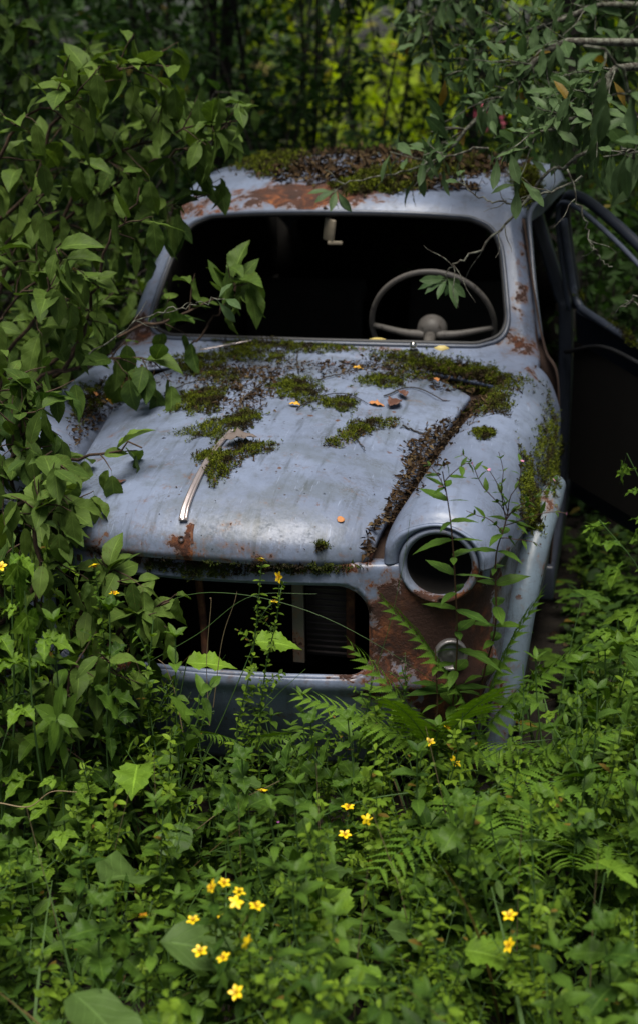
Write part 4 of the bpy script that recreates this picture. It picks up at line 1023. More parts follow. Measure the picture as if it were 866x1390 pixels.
# willowherb with red stems before the lamp and the fender
def willowherb(lab, pts, leaf=.07, top=(), step=.06):
    P = foot(path_px(pts, 22)); r, P = rooted('willowherb', lab, 'plant', P, 'willowherbs before the car'); b = Bag(); b.stem(P, .0030, .0013); pairs(b, P, .12, step, leaf, .18, taper=.5, down=.10, jit=.3, a0=.3, n_up=.5)
    for (k, dx, dz, fl) in top:
        q = bent(P[k], P[k]+np.array([dx, -.02, dz]), .01, 8, .05); b.stem(q, .0012, .0006, 4); pairs(b, q, .2, .035, leaf*.32, .7, taper=.4)
        if fl: b.fl.append((q[-1], unit(q[-1]-q[-2]), .010))
    for i in range(0): pass
    return b.build(r, T_lance, L_herb, B_red, flower='pink')
willowherb('red stemmed willowherb standing in front of the round headlight hole', [(610, 1010, -.16), (616, 930, -.17), (620, 870, -.18), (616, 770, -.20), (610, 700, -.21), (600, 640, -.22)], .125, ((28, .06, .05, 1), (27, -.04, .07, 0)))
willowherb('willowherb with pink buds leaning over the fender', [(645, 1000, -.10), (655, 920, -.10), (672, 850, -.11), (672, 760, -.12), (684, 715, -.12), (690, 690, -.12)], .105,
 ((26, .10, .10, 1), (27, -.10, .14, 1), (25, .13, .04, 1), (28, .03, .12, 1), (24, -.08, .05, 0), (27, .06, .03, 0), (23, .09, -.01, 0), (28, -.04, .10, 1), (26, -.02, .16, 0)))
willowherb('slender willowherb with leaves at the left edge of the headlight ring', [(560, 1060, -.2), (590, 980, -.2), (592, 920, -.2), (590, 880, -.2)], .10)
# ferns
FG = 'green ferns by the car'
def fern_at(lab, px, py, yv, dirs=None, n=6, L=.4):
    p = at(px, py, 'y', yv); r = empty('fern', p); tag(r, lab, 'fern', FG); fern(r, n, L, dirs=dirs); return r
fern_at('bright fern frond rising before the lower fender', 650, 1000, -.14, dirs=[(.12, .0, .95), (-.30, -.1, .85), (.5, 0, .8)], n=3, L=.36)
fern_at('fern with fine fronds below the rusty lamp panel', 590, 1030, -.18, dirs=[(-.35, -.05, .85), (-.1, -.35, .6), (-.8, -.2, .7), (.25, -.3, .7), (.5, -.2, .3)], n=5, L=.34)
fern_at('wide flat fern spreading right of the car front', 660, 1075, -.35, dirs=[(.8, -.5, .15), (.9, -.1, .4), (.3, -.9, .25), (.7, .3, .5), (-.4, -.8, .2)], n=5, L=.38)
fern_at('small fern frond under the middle of the bumper', 330, 1010, -.15, dirs=[(.5, -.4, .5), (-.3, -.5, .5), (.9, -.1, .5)], n=3, L=.20)
fern_at('dark fern in the shade at the lower right', 760, 1130, -.35, dirs=[(.8, -.5, .3), (.5, -.8, .5), (-.5, -.7, .4), (.1, -.9, .6)], n=4, L=.34)
# raspberry canes and other broad leaves on the right
RG = 'leafy canes right of the car'
for lab, pts, lf in (
 ('raspberry cane with the brightest leaves at the right edge, beside the fender', [(850, 1130, .0), (845, 1010, -.02), (842, 900, -.05), (838, 840, -.08)], .135),
 ('raspberry cane just above the bright one at the right edge', [(900, 1050, .15), (895, 880, .12), (870, 780, .1), (812, 705, .06)], .13),
 ('raspberry cane with dark leaves under the open door', [(910, 900, .45), (900, 760, .42), (880, 680, .40), (850, 615, .38)], .12),
 ('low raspberry cane beside the foot of the wheel arch', [(800, 1150, .1), (790, 1040, .1), (762, 960, .08)], .12),
 ('raspberry cane in the lower right, above the blurred palmate leaf', [(850, 1300, -.4), (845, 1200, -.42), (838, 1130, -.45), (820, 1080, -.46)], .12),
 ('raspberry cane half hidden behind the right edge', [(885, 1160, -.2), (880, 1060, -.22), (872, 970, -.24)], .13)):
    r, P = rooted('raspberry_cane', lab, 'plant', foot(path_px(pts)), RG); rasp(r, P, lf, step=.06)
def basal_at(name, lab, px, py, yv, n, L, T, lm, group=None, **k):
    p = at(px, py, 'y', yv); p[2] = max(p[2], -.03); r = empty(name, p); tag(r, lab, 'plant', group); basal(r, n, L, T, lm, **k); return r
def basal_g(name, lab, px, py, yv, n, L, T, lm, pet, group=None, e0=.9, e1=1.4):
    """leaf whorl at pixel height, its stalks rising from the ground"""
    p = at(px, py, 'y', yv); h = max(.08, p[2]+.03); p[2] = -.03; r = empty(name, p); tag(r, lab, 'plant', group); basal(r, n, L, T, lm, petlen=h/math.sin(1.15), e0=e0, e1=e1); return r
basal_g('cranesbill', 'palmate leaved plant glowing light green at the lower right edge', 775, 1270, -.85, 5, .15, T_palm, L_rasp, 0)
basal_g('cranesbill', 'palmate leaved plant right of the fender foot', 750, 1000, .05, 6, .17, T_palm, L_herb, 0)
basal_g('cranesbill', 'palmate leaved plant in the shade beside the wheel arch', 745, 840, .30, 6, .15, T_palm, L_herb, 0)
basal_g('cranesbill', 'small palmate plant left of the wide fern', 612, 1130, -.40, 5, .10, T_palm, L_rasp, 0)
basal_g('dock', 'large blurred dock leaves in the lower left corner', 15, 1235, -1.05, 6, .23, T_dock, L_dock, 0, e0=.8, e1=1.3)
basal_g('coltsfoot', 'broad pale round leaf below the left end of the bumper', 265, 1045, -.38, 3, .085, T_round, L_dock, 0)
basal_g('coltsfoot', 'dark glossy broad leaf near the lower edge centre', 390, 1260, -.80, 4, .09, T_round, L_dock, 0)
basal_g('bramble_seedling', 'serrated seedling with light leaves at the bottom centre', 560, 1285, -.90, 5, .12, T_rasp, L_rasp, 0)
basal_g('bramble_seedling', 'bramble leaves hanging in front of the bumper', 497, 1010, -.20, 4, .06, T_rasp, L_rasp, 0)
basal_g('bramble_seedling', 'bramble leaves left of centre below the bumper', 395, 945, -.18, 3, .07, T_rasp, L_herb, 0)
basal_g('bramble_seedling', 'bright lime nettle leaves at the left side of the grille', 195, 860, -.22, 4, .13, T_rasp, L_rasp, 0)
# clover like purple heads
for lab, px, py, yv in (('tiny purple flower head in the undergrowth left of centre', 378, 1118, -.45), ('tiny purple flower head in the undergrowth right of centre', 638, 1158, -.50)):
    p = at(px, py, 'y', yv); P = foot(np.array([p-[0, 0, .08], p])); r, P = rooted('clover', lab, 'plant', P); b = Bag(); b.stem(P, .001, .001, 4); pairs(b, P, .5, .05, .016); b.fl.append((P[-1], UP, .012)); b.build(r, T_oval, L_herb, B_green, flower='purple')
# dry grass stalks and long arching blades
def stalk(lab, pts, r_=.0011, mat=None, name='grass_stalk', head=False):
    P = path_px(pts, 26); b = Bag(); b.stem(P-P[0], r_, r_*.45, 5); r = empty(name, P[0]); tag(r, lab, 'grass', 'long grass stalks'); b.build(r, T_oval, L_grass, mat or B_straw); return r
B_straw = simple('straw', (.24, .18, .10), .7, var=.3)
stalk('dry stalk standing upright in front of the grille left post', [(285, 985, -.2), (281, 900, -.2), (287, 820, -.21), (285, 812, -.21)])
stalk('dry stalk leaning right in front of the grille', [(290, 960, -.22), (302, 870, -.23), (318, 820, -.24), (322, 803, -.24)])
stalk('long green blade arching across the whole grille', [(160, 860, -.1), (240, 812, -.12), (320, 806, -.15), (420, 830, -.18), (520, 880, -.18), (640, 960, -.15)], .0010, B_green)
stalk('second green blade crossing above the grille', [(200, 900, -.25), (270, 860, -.25), (340, 810, -.24), (430, 806, -.22)], .0009, B_green)
stalk('green stalk rising to the top rail right of the grille', [(500, 940, -.12), (528, 850, -.13), (548, 760, -.14), (556, 705, -.15)], .0009, B_green)
stalk('reddish dry stalk at the left of the undergrowth', [(120, 1080, -.35), (100, 1010, -.36), (92, 940, -.37)], .0014, B_red)
stalk('bent straw at the left edge of the undergrowth', [(0, 1090, -.6), (40, 1095, -.6), (70, 1075, -.6), (105, 1075, -.6)], .0016)
stalk('pale straw right of the left wort', [(250, 1000, -.25), (238, 940, -.25), (225, 905, -.26), (215, 895, -.26)], .0012)
stalk('thin straw crossing below the bumper', [(250, 1140, -.45), (310, 1095, -.45), (380, 1060, -.45)], .0013)
stalk('long green stalk leaning across the lower right', [(590, 1240, -.6), (650, 1180, -.6), (720, 1140, -.6), (800, 1165, -.6)], .0013, B_green)
stalk('thick light green stalk low in the centre', [(430, 1110, -.45), (500, 1085, -.45), (580, 1072, -.45), (600, 1060, -.45)], .0020, B_green)
stalk('green stalk reaching up beside the side lamp', [(655, 1030, -.3), (700, 1010, -.3), (780, 1000, -.3), (866, 985, -.3)], .0010, B_green)

for i, (px, py) in enumerate(((215, 1120), (330, 1200), (440, 1180), (560, 1210), (700, 1230), (140, 1180), (620, 1120), (800, 1260), (90, 1240), (480, 1290))):
    yv = -.35-.0022*(py-1050); dx = rng.uniform(-70, 70)
    stalk('dry straw stalk leaning among the undergrowth', [(px, py+90, yv), (px+dx*.3, py, yv-.02), (px+dx, py-90-rng.uniform(0, 60), yv-.05)], .0012)
# ------------------------------------------------------------------ undergrowth fillers: variants, then copies
def variants():
    out = {}
    def path(h, lean=.12): return bent((0, 0, 0), (rng.normal(0, lean)*h, rng.normal(0, lean)*h, h), 0, 14, .03)
    hold = {}
    hold['wort'] = [lambda r, i=i: wort(r, path(.42), .038, nbr=5, nfl=0) for i in range(5)]
    hold['herb'] = [lambda r, i=i: herb(r, path(.36), .072, .052) for i in range(5)]
    hold['broad'] = [lambda r, i=i: herb(r, path(.34), .088, .065, L_herb, T_rasp, nbr=2) for i in range(3)]
    hold['cane'] = [lambda r, i=i: rasp(r, path(.42, .3), .115, .06) for i in range(4)]
    hold['palm'] = [lambda r, i=i: basal(r, 6, .14, T_palm, L_herb, petlen=.26, e0=.6, e1=1.3) for i in range(2)]
    hold['grass'] = [lambda r, i=i: grass(r, 16, .42) for i in range(3)]
    hold['fern'] = [lambda r, i=i: fern(r, 6, .34) for i in range(2)]
    hold['lance'] = [lambda r, i=i: herb(r, path(.40), .072, .045, L_herb, T_lance, nbr=3) for i in range(3)]
    return hold
HV_ = variants(); PROTO = {k: [None]*len(v) for k, v in HV_.items()}
NAME = {'wort': ('st_johns_wort', 'small leaved wort'), 'herb': ('leafy_herb', 'green leafy herb'), 'broad': ('broad_leaved_herb', 'herb with broad toothed leaves'), 'cane': ('raspberry_cane', 'raspberry shoot'),
        'palm': ('cranesbill', 'palmate leaved plant'), 'grass': ('grass_tuft', 'tuft of thin grass'), 'fern': ('fern', 'little fern'), 'lance': ('narrow_leaved_herb', 'herb with narrow leaves')}
def filler(kind, x, y, h, zone):
    k = rng.integers(0, len(HV_[kind])); base = {'wort': .42, 'herb': .36, 'broad': .34, 'cane': .42, 'palm': .26, 'grass': .36, 'fern': .26, 'lance': .40}[kind]
    nm, desc = NAME[kind]; s_ = h/base; rz = rng.uniform(0, 2*PI)
    lab = desc+' '+zone; grp = desc+' '+zone
    s3 = (min(s_, 1.25)**.5*.98 if s_ > 1 else .55+.45*s_,)*2+(s_,)
    if PROTO[kind][k] is None:
        r = empty(nm); HV_[kind][k](r); PROTO[kind][k] = r; r.location = (x, y, -.03); r.rotation_euler = (0, 0, rz); r.scale = s3; tag(r, lab, 'grass' if kind == 'grass' else 'plant', grp)
    else:
        copy_tree(PROTO[kind][k], (x, y, -.03), rz, s3, lab, grp)
# photo row the plant tops may reach, by photo column
LX = [-200, 0, 60, 110, 150, 200, 235, 260, 330, 420, 480, 520, 560, 640, 700, 730, 770, 866, 1100]
LY = [690, 700, 720, 750, 790, 850, 900, 935, 945, 930, 915, 900, 915, 945, 990, 880, 830, 830, 800]
def zone_of(px, py, y):
    if y > .15: return ('in the shade right of the car' if px > 600 else 'left of the car front')
    if px < 250: return 'in the lower left of the undergrowth' if py > 1130 else 'left of the bumper'
    if px < 520: return 'in the lower middle of the undergrowth' if py > 1130 else 'before the bumper'
    if px < 700: return 'right of the middle in the undergrowth' if py > 1130 else 'below the rusted lamp panel'
    return 'in the lower right of the undergrowth' if py > 1130 else 'right of the wheel arch'
kinds = ['wort', 'herb', 'broad', 'cane', 'palm', 'grass', 'fern', 'lance']
cnt = 0; tries = 0; placed = []
while cnt < 290 and tries < 6000:
    tries += 1
    y = rng.uniform(-1.25, .1) if rng.random() < .80 else rng.uniform(.1, 1.5); x = rng.uniform(-1.3, 1.8)
    if y > -.10 and -.84 < x < .90: continue
    if -.16 < y <= -.10 and -.5 < x < .6 and rng.random() < .4: continue
    if y > .1 and x < 0: continue
    if any((x-a)**2+(y-b)**2 < .060**2 for a, b in placed): continue
    px, py0 = pix((x, y, .25))
    if px < -60 or px > 930: continue
    top = np.interp(px, LX, LY)
    jit = abs(rng.normal(0, 1))
    top += jit*120 if y < -.3 else jit*45
    if y < -.5: top = max(top, 1010+(-.5-y)*330+jit*40)
    if px < 240 and y < -.5: top = max(top, 1040+(-.5-y)*230)
    h = height_at(x, y, top)
    if y > .2 and x > .9:
        if rng.random() < .5: continue
        h = rng.uniform(.08, .22)
    if h < .10: h = rng.uniform(.10, .16)
    if y < -.45: h *= rng.choice([.55, .8, 1., 1.15])
    h = min(h, .90 if px < 235 else .62)
    if px > 700 and y > .2: wts = [.10, .35, .24, .12, .10, .03, .0, .05]
    elif px < 220 and y > -.6: wts = [.24, .32, .18, .10, .02, .05, .0, .08]
    elif y < -.75 and px < 420: wts = [.36, .22, .03, .01, .01, .14, .0, .22]
    else: wts = [.50, .28, .05, .01, .015, .06, .0, .07]
    if y < -.95 : h = min(h, .5)
    kd = rng.choice(kinds, p=np.array(wts)/sum(wts))
    filler(kd, x, y, h, zone_of(px, py0, y)); placed.append((x, y)); cnt += 1
for i in range(66):
    x, y = (rng.uniform(1.0, 1.75), rng.uniform(.0, .8)) if i < 26 else (rng.uniform(.84, 1.06), rng.uniform(.75, 2.5))
    px, py0 = pix((x, y, .1))
    filler(rng.choice(['herb', 'broad', 'palm', 'wort', 'cane'], p=[.4, .22, .14, .12, .12]), x, y, rng.uniform(.10, .24 if i < 26 else .13), 'low in the shade beside the door')
# low ground cover nobody could count
n = 5200; X_g = rng.uniform(-1.8, 2.3, n); Y_g = rng.uniform(-1.5, 2.4, n)
keep = ~((Y_g > -.02) & (np.abs(X_g) < .84)); X_g, Y_g = X_g[keep], Y_g[keep]; n = len(X_g)
a = rng.uniform(0, 2*PI, n); e = rng.uniform(-.2, .8, n); D_ = np.stack([np.cos(a)*np.cos(e), np.sin(a)*np.cos(e), np.sin(e)], 1)
dens = .5+.5*np.sin(X_g*5+2)*np.sin(Y_g*6)
V, F, U = inst(T_herb+T_oval, np.stack([X_g, Y_g, -.03+rng.uniform(0, 1, n)*(.04+.10*dens)], 1), D_, UP+rng.normal(0, .35, (n, 3)), rng.uniform(.02, .06, n))
tag(link('ground_cover', raw_mesh('ground_cover', V, F, U), L_under), 'low leafy ground cover between the taller plants', 'ground cover', kind='stuff')
n = 1500; X_g = rng.uniform(.84, 1.9, n); Y_g = rng.uniform(.3, 3.4, n); a = rng.uniform(0, 2*PI, n); e = rng.uniform(-.2, .8, n)
V, F, U = inst(T_herb+T_oval, np.stack([X_g, Y_g, rng.uniform(-.03, .12, n)], 1), np.stack([np.cos(a)*np.cos(e), np.sin(a)*np.cos(e), np.sin(e)], 1), UP+rng.normal(0, .35, (n, 3)), rng.uniform(.03, .075, n))
tag(link('shade_ground_cover', raw_mesh('shade_ground_cover', V, F, U), L_under), 'dark creeping leaves on the soil under the open door', 'ground cover', kind='stuff')
n = 2600; X_g = rng.uniform(-2.2, 2.6, n); Y_g = rng.uniform(-1.5, 4, n)
V, F, U = inst(T_flake, np.stack([X_g, Y_g, -.02+rng.uniform(0, .03, n)], 1), rng.normal(0, 1, (n, 3))*[1, 1, .2], UP+rng.normal(0, .3, (n, 3)), rng.uniform(.02, .06, n))
tag(link('fallen_leaves', raw_mesh('fallen_leaves', V, F, U), m_litter), 'dark rotting fallen leaves on the soil', 'fallen leaves', kind='stuff')

# ------------------------------------------------------------------ shrubs on the left
def shrub(name, lab, cat, stems, T, lm, bk, size=.085, step=.05, twig=(.18, .38), density=1., droop=.25, grp=None, toward=(.6, -.6, 0), r0=.010):
    """stems: world paths from the ground; each is a branch part carrying its own leaves"""
    base = np.array(stems[0][0], float); root = empty(name, base); tag(root, lab, cat, grp)
    for st in stems:
        P = smooth_path(np.array(st, float)-base, 26); P[1:] += rng.normal(0, .006, (25, 3)); b = Bag(); b.stem(P, r0, .0022, 6)
        d = np.linalg.norm(np.diff(P, axis=0), axis=1).sum(); m = int(d/.085*density)
        for i in range(m):
            f = rng.uniform(.12, 1); k = min(24, int(f*25)); t = unit(P[k+1]-P[k]); s_ = perp(t, rng.uniform(0, 2*PI)); s_ = unit(s_*.9+np.array(toward)*.45+t*.5+UP*.1)
            L = rng.uniform(*twig)*(1.1-.5*f); q = bent(P[k], P[k]+s_*L+np.array([0, 0, -droop*L*.5]), .02*L, 9, .03); b.stem(q, .0026, .0010, 4)
            pairs(b, q, .12, step, size, .45, taper=.25, alt=True, down=droop, n_up=1.3); b.leaf(q[-1], unit(q[-1]-q[-2]+[0, 0, -.2]), UP+rng.normal(0, .2, 3), size*.9)
        br = bpy.data.objects.new('branch', None)
        V, F = join(*b.st); bo = link('branch', raw_mesh('branch', V, F), bk, root)
        V, F, U = inst(T, b.P, b.D, b.N, b.S); link('leaves', raw_mesh('leaves', V, F, U), lm, bo)
    return root
A = lambda px, py, y: at(px, py, 'y', y)
def G(x, y): return (x, y, -.03)
SG = 'dark leafy shrubs left of the car'
shrub('leafy_shrub', 'leafy shrub whose branch hangs over the left side of the bonnet', 'shrub',
 [[G(-1.05, .35), (-1.0, .3, .45), A(20, 650, .15), A(105, 625, .12), A(190, 600, .10)], [G(-1.05, .35), (-1.05, .2, .5), A(10, 720, .1), A(60, 690, .0), A(110, 680, -.05)]], T_cherry, L_cherry, B_twig, .095, .055, (.06, .14), .8, .12, SG)
shrub('leafy_shrub', 'tall leafy shrub leaning in front of the left windscreen pillar', 'shrub',
 [[G(-1.2, .8), (-1.15, .75, .6), A(85, 500, .7), A(120, 420, .65), A(150, 330, .6), A(190, 260, .6)], [G(-1.2, .8), (-1.1, .8, .7), A(90, 480, .8), A(180, 450, .85), A(255, 425, .9), A(330, 380, .95)],
  [G(-1.2, .8), (-1.3, .7, .6), A(20, 470, .6), A(60, 400, .5), A(90, 330, .45)], [G(-1.2, .8), (-1.2, .7, .6), A(50, 520, .6), A(140, 490, .62), A(235, 490, .65)]], T_cherry, L_cherry, B_twig, .108, .065, (.08, .2), .8, .12, SG)
shrub('leafy_shrub', 'leafy shrub reaching over the left end of the roof', 'shrub',
 [[G(-1.5, 1.4), (-1.45, 1.3, .9), A(60, 330, 1.2), A(130, 230, 1.15), A(230, 180, 1.1), A(330, 165, 1.1)], [G(-1.5, 1.4), (-1.4, 1.35, .9), A(100, 350, 1.3), A(200, 290, 1.25), A(290, 262, 1.2)],
  [G(-1.5, 1.4), (-1.5, 1.3, 1.0), A(40, 260, 1.2), A(70, 170, 1.2), A(140, 100, 1.1), A(240, 90, 1.1)], [G(-1.5, 1.4), (-1.4, 1.2, 1.0), A(100, 290, 1.2), A(220, 215, 1.2), A(300, 190, 1.2)]], T_cherry, L_cherry, B_twig, .112, .068, (.10, .26), .9, .12, SG)
shrub('leafy_shrub', 'leafy shrub filling the left edge above the fender', 'shrub',
 [[G(-1.5, .9), (-1.45, .9, .8), A(-20, 420, .8), A(20, 320, .8), A(60, 260, .8)], [G(-1.5, .9), (-1.5, .8, .7), A(-40, 500, .7), A(10, 420, .6), A(70, 360, .6)], [G(-1.5, .9), (-1.4, 1.0, .7), A(10, 540, .9), A(70, 480, .9), A(150, 400, 1.0)],
  [G(-1.5, .9), (-1.5, .7, .9), A(-30, 250, .7), A(30, 160, .7), A(110, 130, .7)]], T_cherry, L_cherry, B_twig, .104, .065, (.10, .26), .95, .12, SG)
shrub('leafy_shrub', 'dense dark shrub in the shade behind the left branches', 'shrub',
 [[G(-1.7, 2.0), (-1.7, 2.0, .9), A(30, 330, 2.0), A(60, 200, 2.0), A(120, 60, 2.0)], [G(-1.7, 2.0), (-1.6, 2.0, .9), A(120, 400, 1.9), A(160, 280, 1.9), A(220, 150, 1.9)], [G(-1.7, 2.0), (-1.8, 2.0, .9), A(-20, 280, 1.9), A(0, 160, 1.9), A(30, 20, 1.9)],
  [G(-1.7, 2.0), (-1.5, 2.0, .9), A(140, 330, 2.2), A(240, 220, 2.2), A(300, 110, 2.2)], [G(-1.7, 2.0), (-1.5, 2.0, .6), A(90, 450, 1.7), A(150, 400, 1.7), A(190, 370, 1.7)]], T_cherry, L_cherry, B_dark, .09, .05, (.12, .34), 1.5, .12, SG)
shrub('leafy_shrub', 'low leafy shrub at the left corner of the car front', 'shrub',
 [[G(-.85, -.25), (-.84, -.25, .3), A(20, 880, -.3), A(55, 790, -.3), A(90, 730, -.28)], [G(-.85, -.25), (-.8, -.2, .25), A(110, 900, -.2), A(170, 850, -.2), A(225, 815, -.18)], [G(-.85, -.25), (-.9, -.2, .3), A(-20, 850, -.25), A(0, 770, -.25), A(10, 700, -.2)],
  [G(-.85, -.25), (-.8, -.3, .25), A(60, 980, -.35), A(100, 910, -.38), A(160, 900, -.4)], [G(-.85, -.25), (-.8, -.2, .3), A(60, 900, -.2), A(120, 800, -.2), A(165, 770, -.2)], [G(-.85, -.25), (-.8, -.25, .3), A(30, 820, -.3), A(50, 700, -.3), A(75, 660, -.3)]], T_cherry, L_cherry, B_twig, .085, .055, (.06, .18), 1.25, .15, SG)
shrub('leafy_shrub', 'leafy shrub between the left fender and the low corner shrub', 'shrub',
 [[G(-1.1, .1), (-1.1, .05, .4), A(-10, 700, .05), A(20, 620, .0), A(40, 560, .0)], [G(-1.1, .1), (-1.05, .0, .4), A(20, 760, .0), A(60, 700, -.02), A(95, 650, -.03)], [G(-1.1, .1), (-1.2, .1, .5), A(-30, 620, .1), A(-5, 540, .1), A(10, 480, .1)], [G(-1.1, .1), (-1.0, .0, .4), A(0, 720, -.05), A(40, 650, -.05), A(70, 610, -.05)], [G(-1.1, .1), (-1.1, .0, .4), A(-10, 660, .0), A(20, 580, .0), A(60, 530, .05)]], T_cherry, L_cherry, B_twig, .09, .055, (.08, .2), 1.25, .12, SG)
# a sprig growing inside the windscreen opening, left
shrub('leafy_sprig', 'leafy sprig poking through the left half of the windscreen opening', 'plant',
 [[A(255, 475, 1.10), A(278, 450, 1.13), A(300, 420, 1.15), A(322, 395, 1.17), A(338, 378, 1.18)]], T_cherry, L_cherry, B_twig, .095, .045, (.03, .08), .7, .5, None, r0=.004)

# ------------------------------------------------------------------ willow over the roof, right
WL = 'willow branches'
shrub('willow_tree', 'grey green willow whose branches hang over the roof from the right', 'tree',
 [[G(2.1, 1.9), (2.05, 1.8, 1.0), (1.9, 1.7, 1.7), A(800, 60, 1.5), A(700, 120, 1.4), A(620, 190, 1.35), A(560, 250, 1.3)],
  [G(2.1, 1.9), (2.05, 1.9, 1.2), (1.9, 1.8, 1.9), A(860, 10, 1.7), A(780, 20, 1.6), A(690, 55, 1.6), A(620, 110, 1.6)],
  [G(2.1, 1.9), (2.05, 1.9, 1.2), (1.8, 1.6, 1.6), A(880, 90, 1.2), A(820, 125, 1.1), A(770, 160, 1.0), A(700, 205, .95)],
  [G(2.1, 1.9), (2.1, 2.0, 1.4), (1.95, 2.2, 2.0), A(740, -40, 2.2), A(620, 0, 2.2), A(560, 60, 2.2)],
  [G(2.1, 1.9), (2.2, 2.0, 1.2), A(900, 110, 1.9), A(850, 90, 1.9), A(800, 120, 1.9), A(740, 150, 1.9)]],
 T_willow, L_willow, B_lich, .095, .028, (.08, .26), 1.5, .15, None, toward=(-.6, -.5, 0), r0=.022)
shrub('willow_sapling', 'blurred willow shoot near the camera in the upper right corner', 'tree',
 [[G(1.75, .2), (1.75, .15, .8), (1.7, .1, 1.3), A(900, 190, -.2), A(850, 110, -.3), A(800, 60, -.4)], [G(1.75, .2), (1.75, .15, .8), (1.7, .1, 1.2), A(910, 260, .0), A(870, 215, -.05), A(845, 200, -.1)]],
 T_willow, L_willow, B_lich, .085, .045, (.05, .12), .6, .35, None, toward=(-.5, -.5, 0), r0=.008)
def bare(lab, pts, r0=.005, sub=6, leafend=0, name='lichened_twig', grp='bare lichened twigs'):
    P = smooth_path([A(*p) for p in pts], 30); P += rng.normal(0, .0035, P.shape); o_ = P[0].copy(); P = P-o_; b = Bag(); b.stem(P, r0, .0014, 6)
    for i in range(sub):
        k = rng.integers(4, 28); t = unit(P[k+1]-P[k]); s_ = unit(perp(t, rng.uniform(0, 6))+t*.7); L = rng.uniform(.04, .14); q = bent(P[k], P[k]+s_*L, 0, 7, .06); b.stem(q, .0017, .0006, 4)
    if leafend:
        t = unit(P[-1]-P[-3])
        for i in range(leafend):
            s_ = unit(perp(t, i*2.4)*rng.uniform(.5, 1.3)+t*rng.uniform(.1, .9)); b.leaf(P[-1-(i % 3)], s_, unit(UP-np.array([0, .8, 0])+rng.normal(0, .3, 3)), rng.uniform(.045, .085))
    r = empty(name, o_); tag(r, lab, 'twig', grp); b.build(r, T_willow, L_willow, B_lich, stem_name='bark'); return r
bare('long lichened twig crossing the right windscreen corner, ending in a leaf rosette', [(800, 205, .95), (745, 235, .95), (690, 300, .92), (640, 345, .9), (612, 362, .9), (603, 385, .9)], .0055, 9, 12)
bare('bare twig arching over the right roof corner', [(790, 240, .9), (730, 268, .92), (690, 275, .95), (650, 268, .98), (618, 245, 1.0)], .004, 7, 3)
bare('bare twig hanging in the open door window', [(770, 230, .9), (790, 290, .9), (805, 340, .9), (830, 365, .9)], .003, 4)
bare('pale twig end inside the door window frame', [(900, 380, .8), (866, 400, .8), (845, 418, .82)], .005, 4)
bare('thin twig over the left windscreen pillar', [(120, 480, .5), (200, 430, .5), (260, 415, .5), (305, 405, .5)], .0022, 3, 3)
bare('leafy willow twig lying against the roof edge', [(660, 200, 1.2), (600, 215, 1.25), (540, 235, 1.25), (470, 250, 1.25), (455, 262, 1.25)], .0035, 6, 9)

# ------------------------------------------------------------------ thicket behind: saplings and far woods
def sapling(lab, x, y, H, r0, lean, lm=None, leafn=420, size=.07, z0=.5, wid=.6, bk=None):
    root = empty('sapling', (x, y, -.03)); tag(root, lab, 'tree', 'thin saplings behind the car'); P = bent((0, 0, 0), (lean[0], lean[1], H), 0, 20, .02)
    V, F = tube(P, np.linspace(r0, r0*.35, 20), 7); link('trunk', raw_mesh('trunk', V, F), bk or B_dark, root); b = Bag()
    m = int(leafn/14)
    for i in range(m):
        f = rng.uniform(z0/H, 1); k = min(18, int(f*19)); d = unit(np.array([rng.normal(), rng.normal(), rng.uniform(.1, .8)])); L = wid*rng.uniform(.3, 1.)*(1.15-.6*f); q = bent(P[k], P[k]+d*L, .05*L, 6, .05); b.stem(q, .004, .0015, 4)
        for j in range(14):
            p = q[rng.integers(1, 6)]+rng.normal(0, .05, 3); b.leaf(p, unit(rng.normal(0, 1, 3)*[1, 1, .5]+[0, 0, -.25]), UP+rng.normal(0, .45, 3), size*rng.uniform(.6, 1.3))
    V, F = join(*b.st); link('branches', raw_mesh('branches', V, F), B_dark, root)
    V, F, U = inst(T_lo, b.P, b.D, b.N, b.S); link('crown', raw_mesh('crown', V, F, U), lm or L_mid, root); return root
sap = [ # px column, y, H, r, lean x, thicket/far leaf
 (288, 4.6, 3.6, .035, .15), (345, 5.2, 3.4, .022, -.2), (395, 6.0, 3.8, .026, .25), (150, 4.0, 3.4, .02, .2), (60, 4.4, 3.6, .026, -.1), (225, 5.6, 3.4, .018, .1), (450, 7.0, 3.8, .024, -.3), (520, 6.2, 3.5, .018, .2),
 (600, 5.4, 3.5, .022, .1), (680, 4.8, 3.4, .026, -.2), (740, 5.6, 3.5, .022, .2), (820, 4.4, 3.5, .03, .1), (370, 8.0, 4.0, .03, .4), (490, 9.0, 4.0, .03, -.1), (640, 8.4, 4.0, .03, .3), (780, 7.4, 4.0, .03, -.3), (250, 7.6, 4, .03, .5), (330, 6.8, 3.8, .016, .05), (860, 6.2, 3.6, .03, 0)]
for i in range(30):
    px, y = rng.uniform(220, 860), rng.uniform(3.8, 6.2)
    x = at(px, 120, 'y', y)[0]; sapling('thin slanting stem crossing the thicket behind the roof', x, y, 2.9, rng.uniform(.005, .011), (rng.choice([-1, 1])*rng.uniform(.5, 1.3), rng.normal(0, .3)), leafn=110, size=.08, z0=1.2, wid=.45)
for i, (px, y, H, r_, lx) in enumerate(sap):
    x = at(px, 120, 'y', y)[0]
    sapling('thin dark sapling trunk standing in the thicket behind the car', x, y, H, r_, (lx, rng.normal(0, .2)), leafn=340 if y < 6.5 else 480, size=.075, z0=.9 if y > 5 else .7, lm=L_mid)
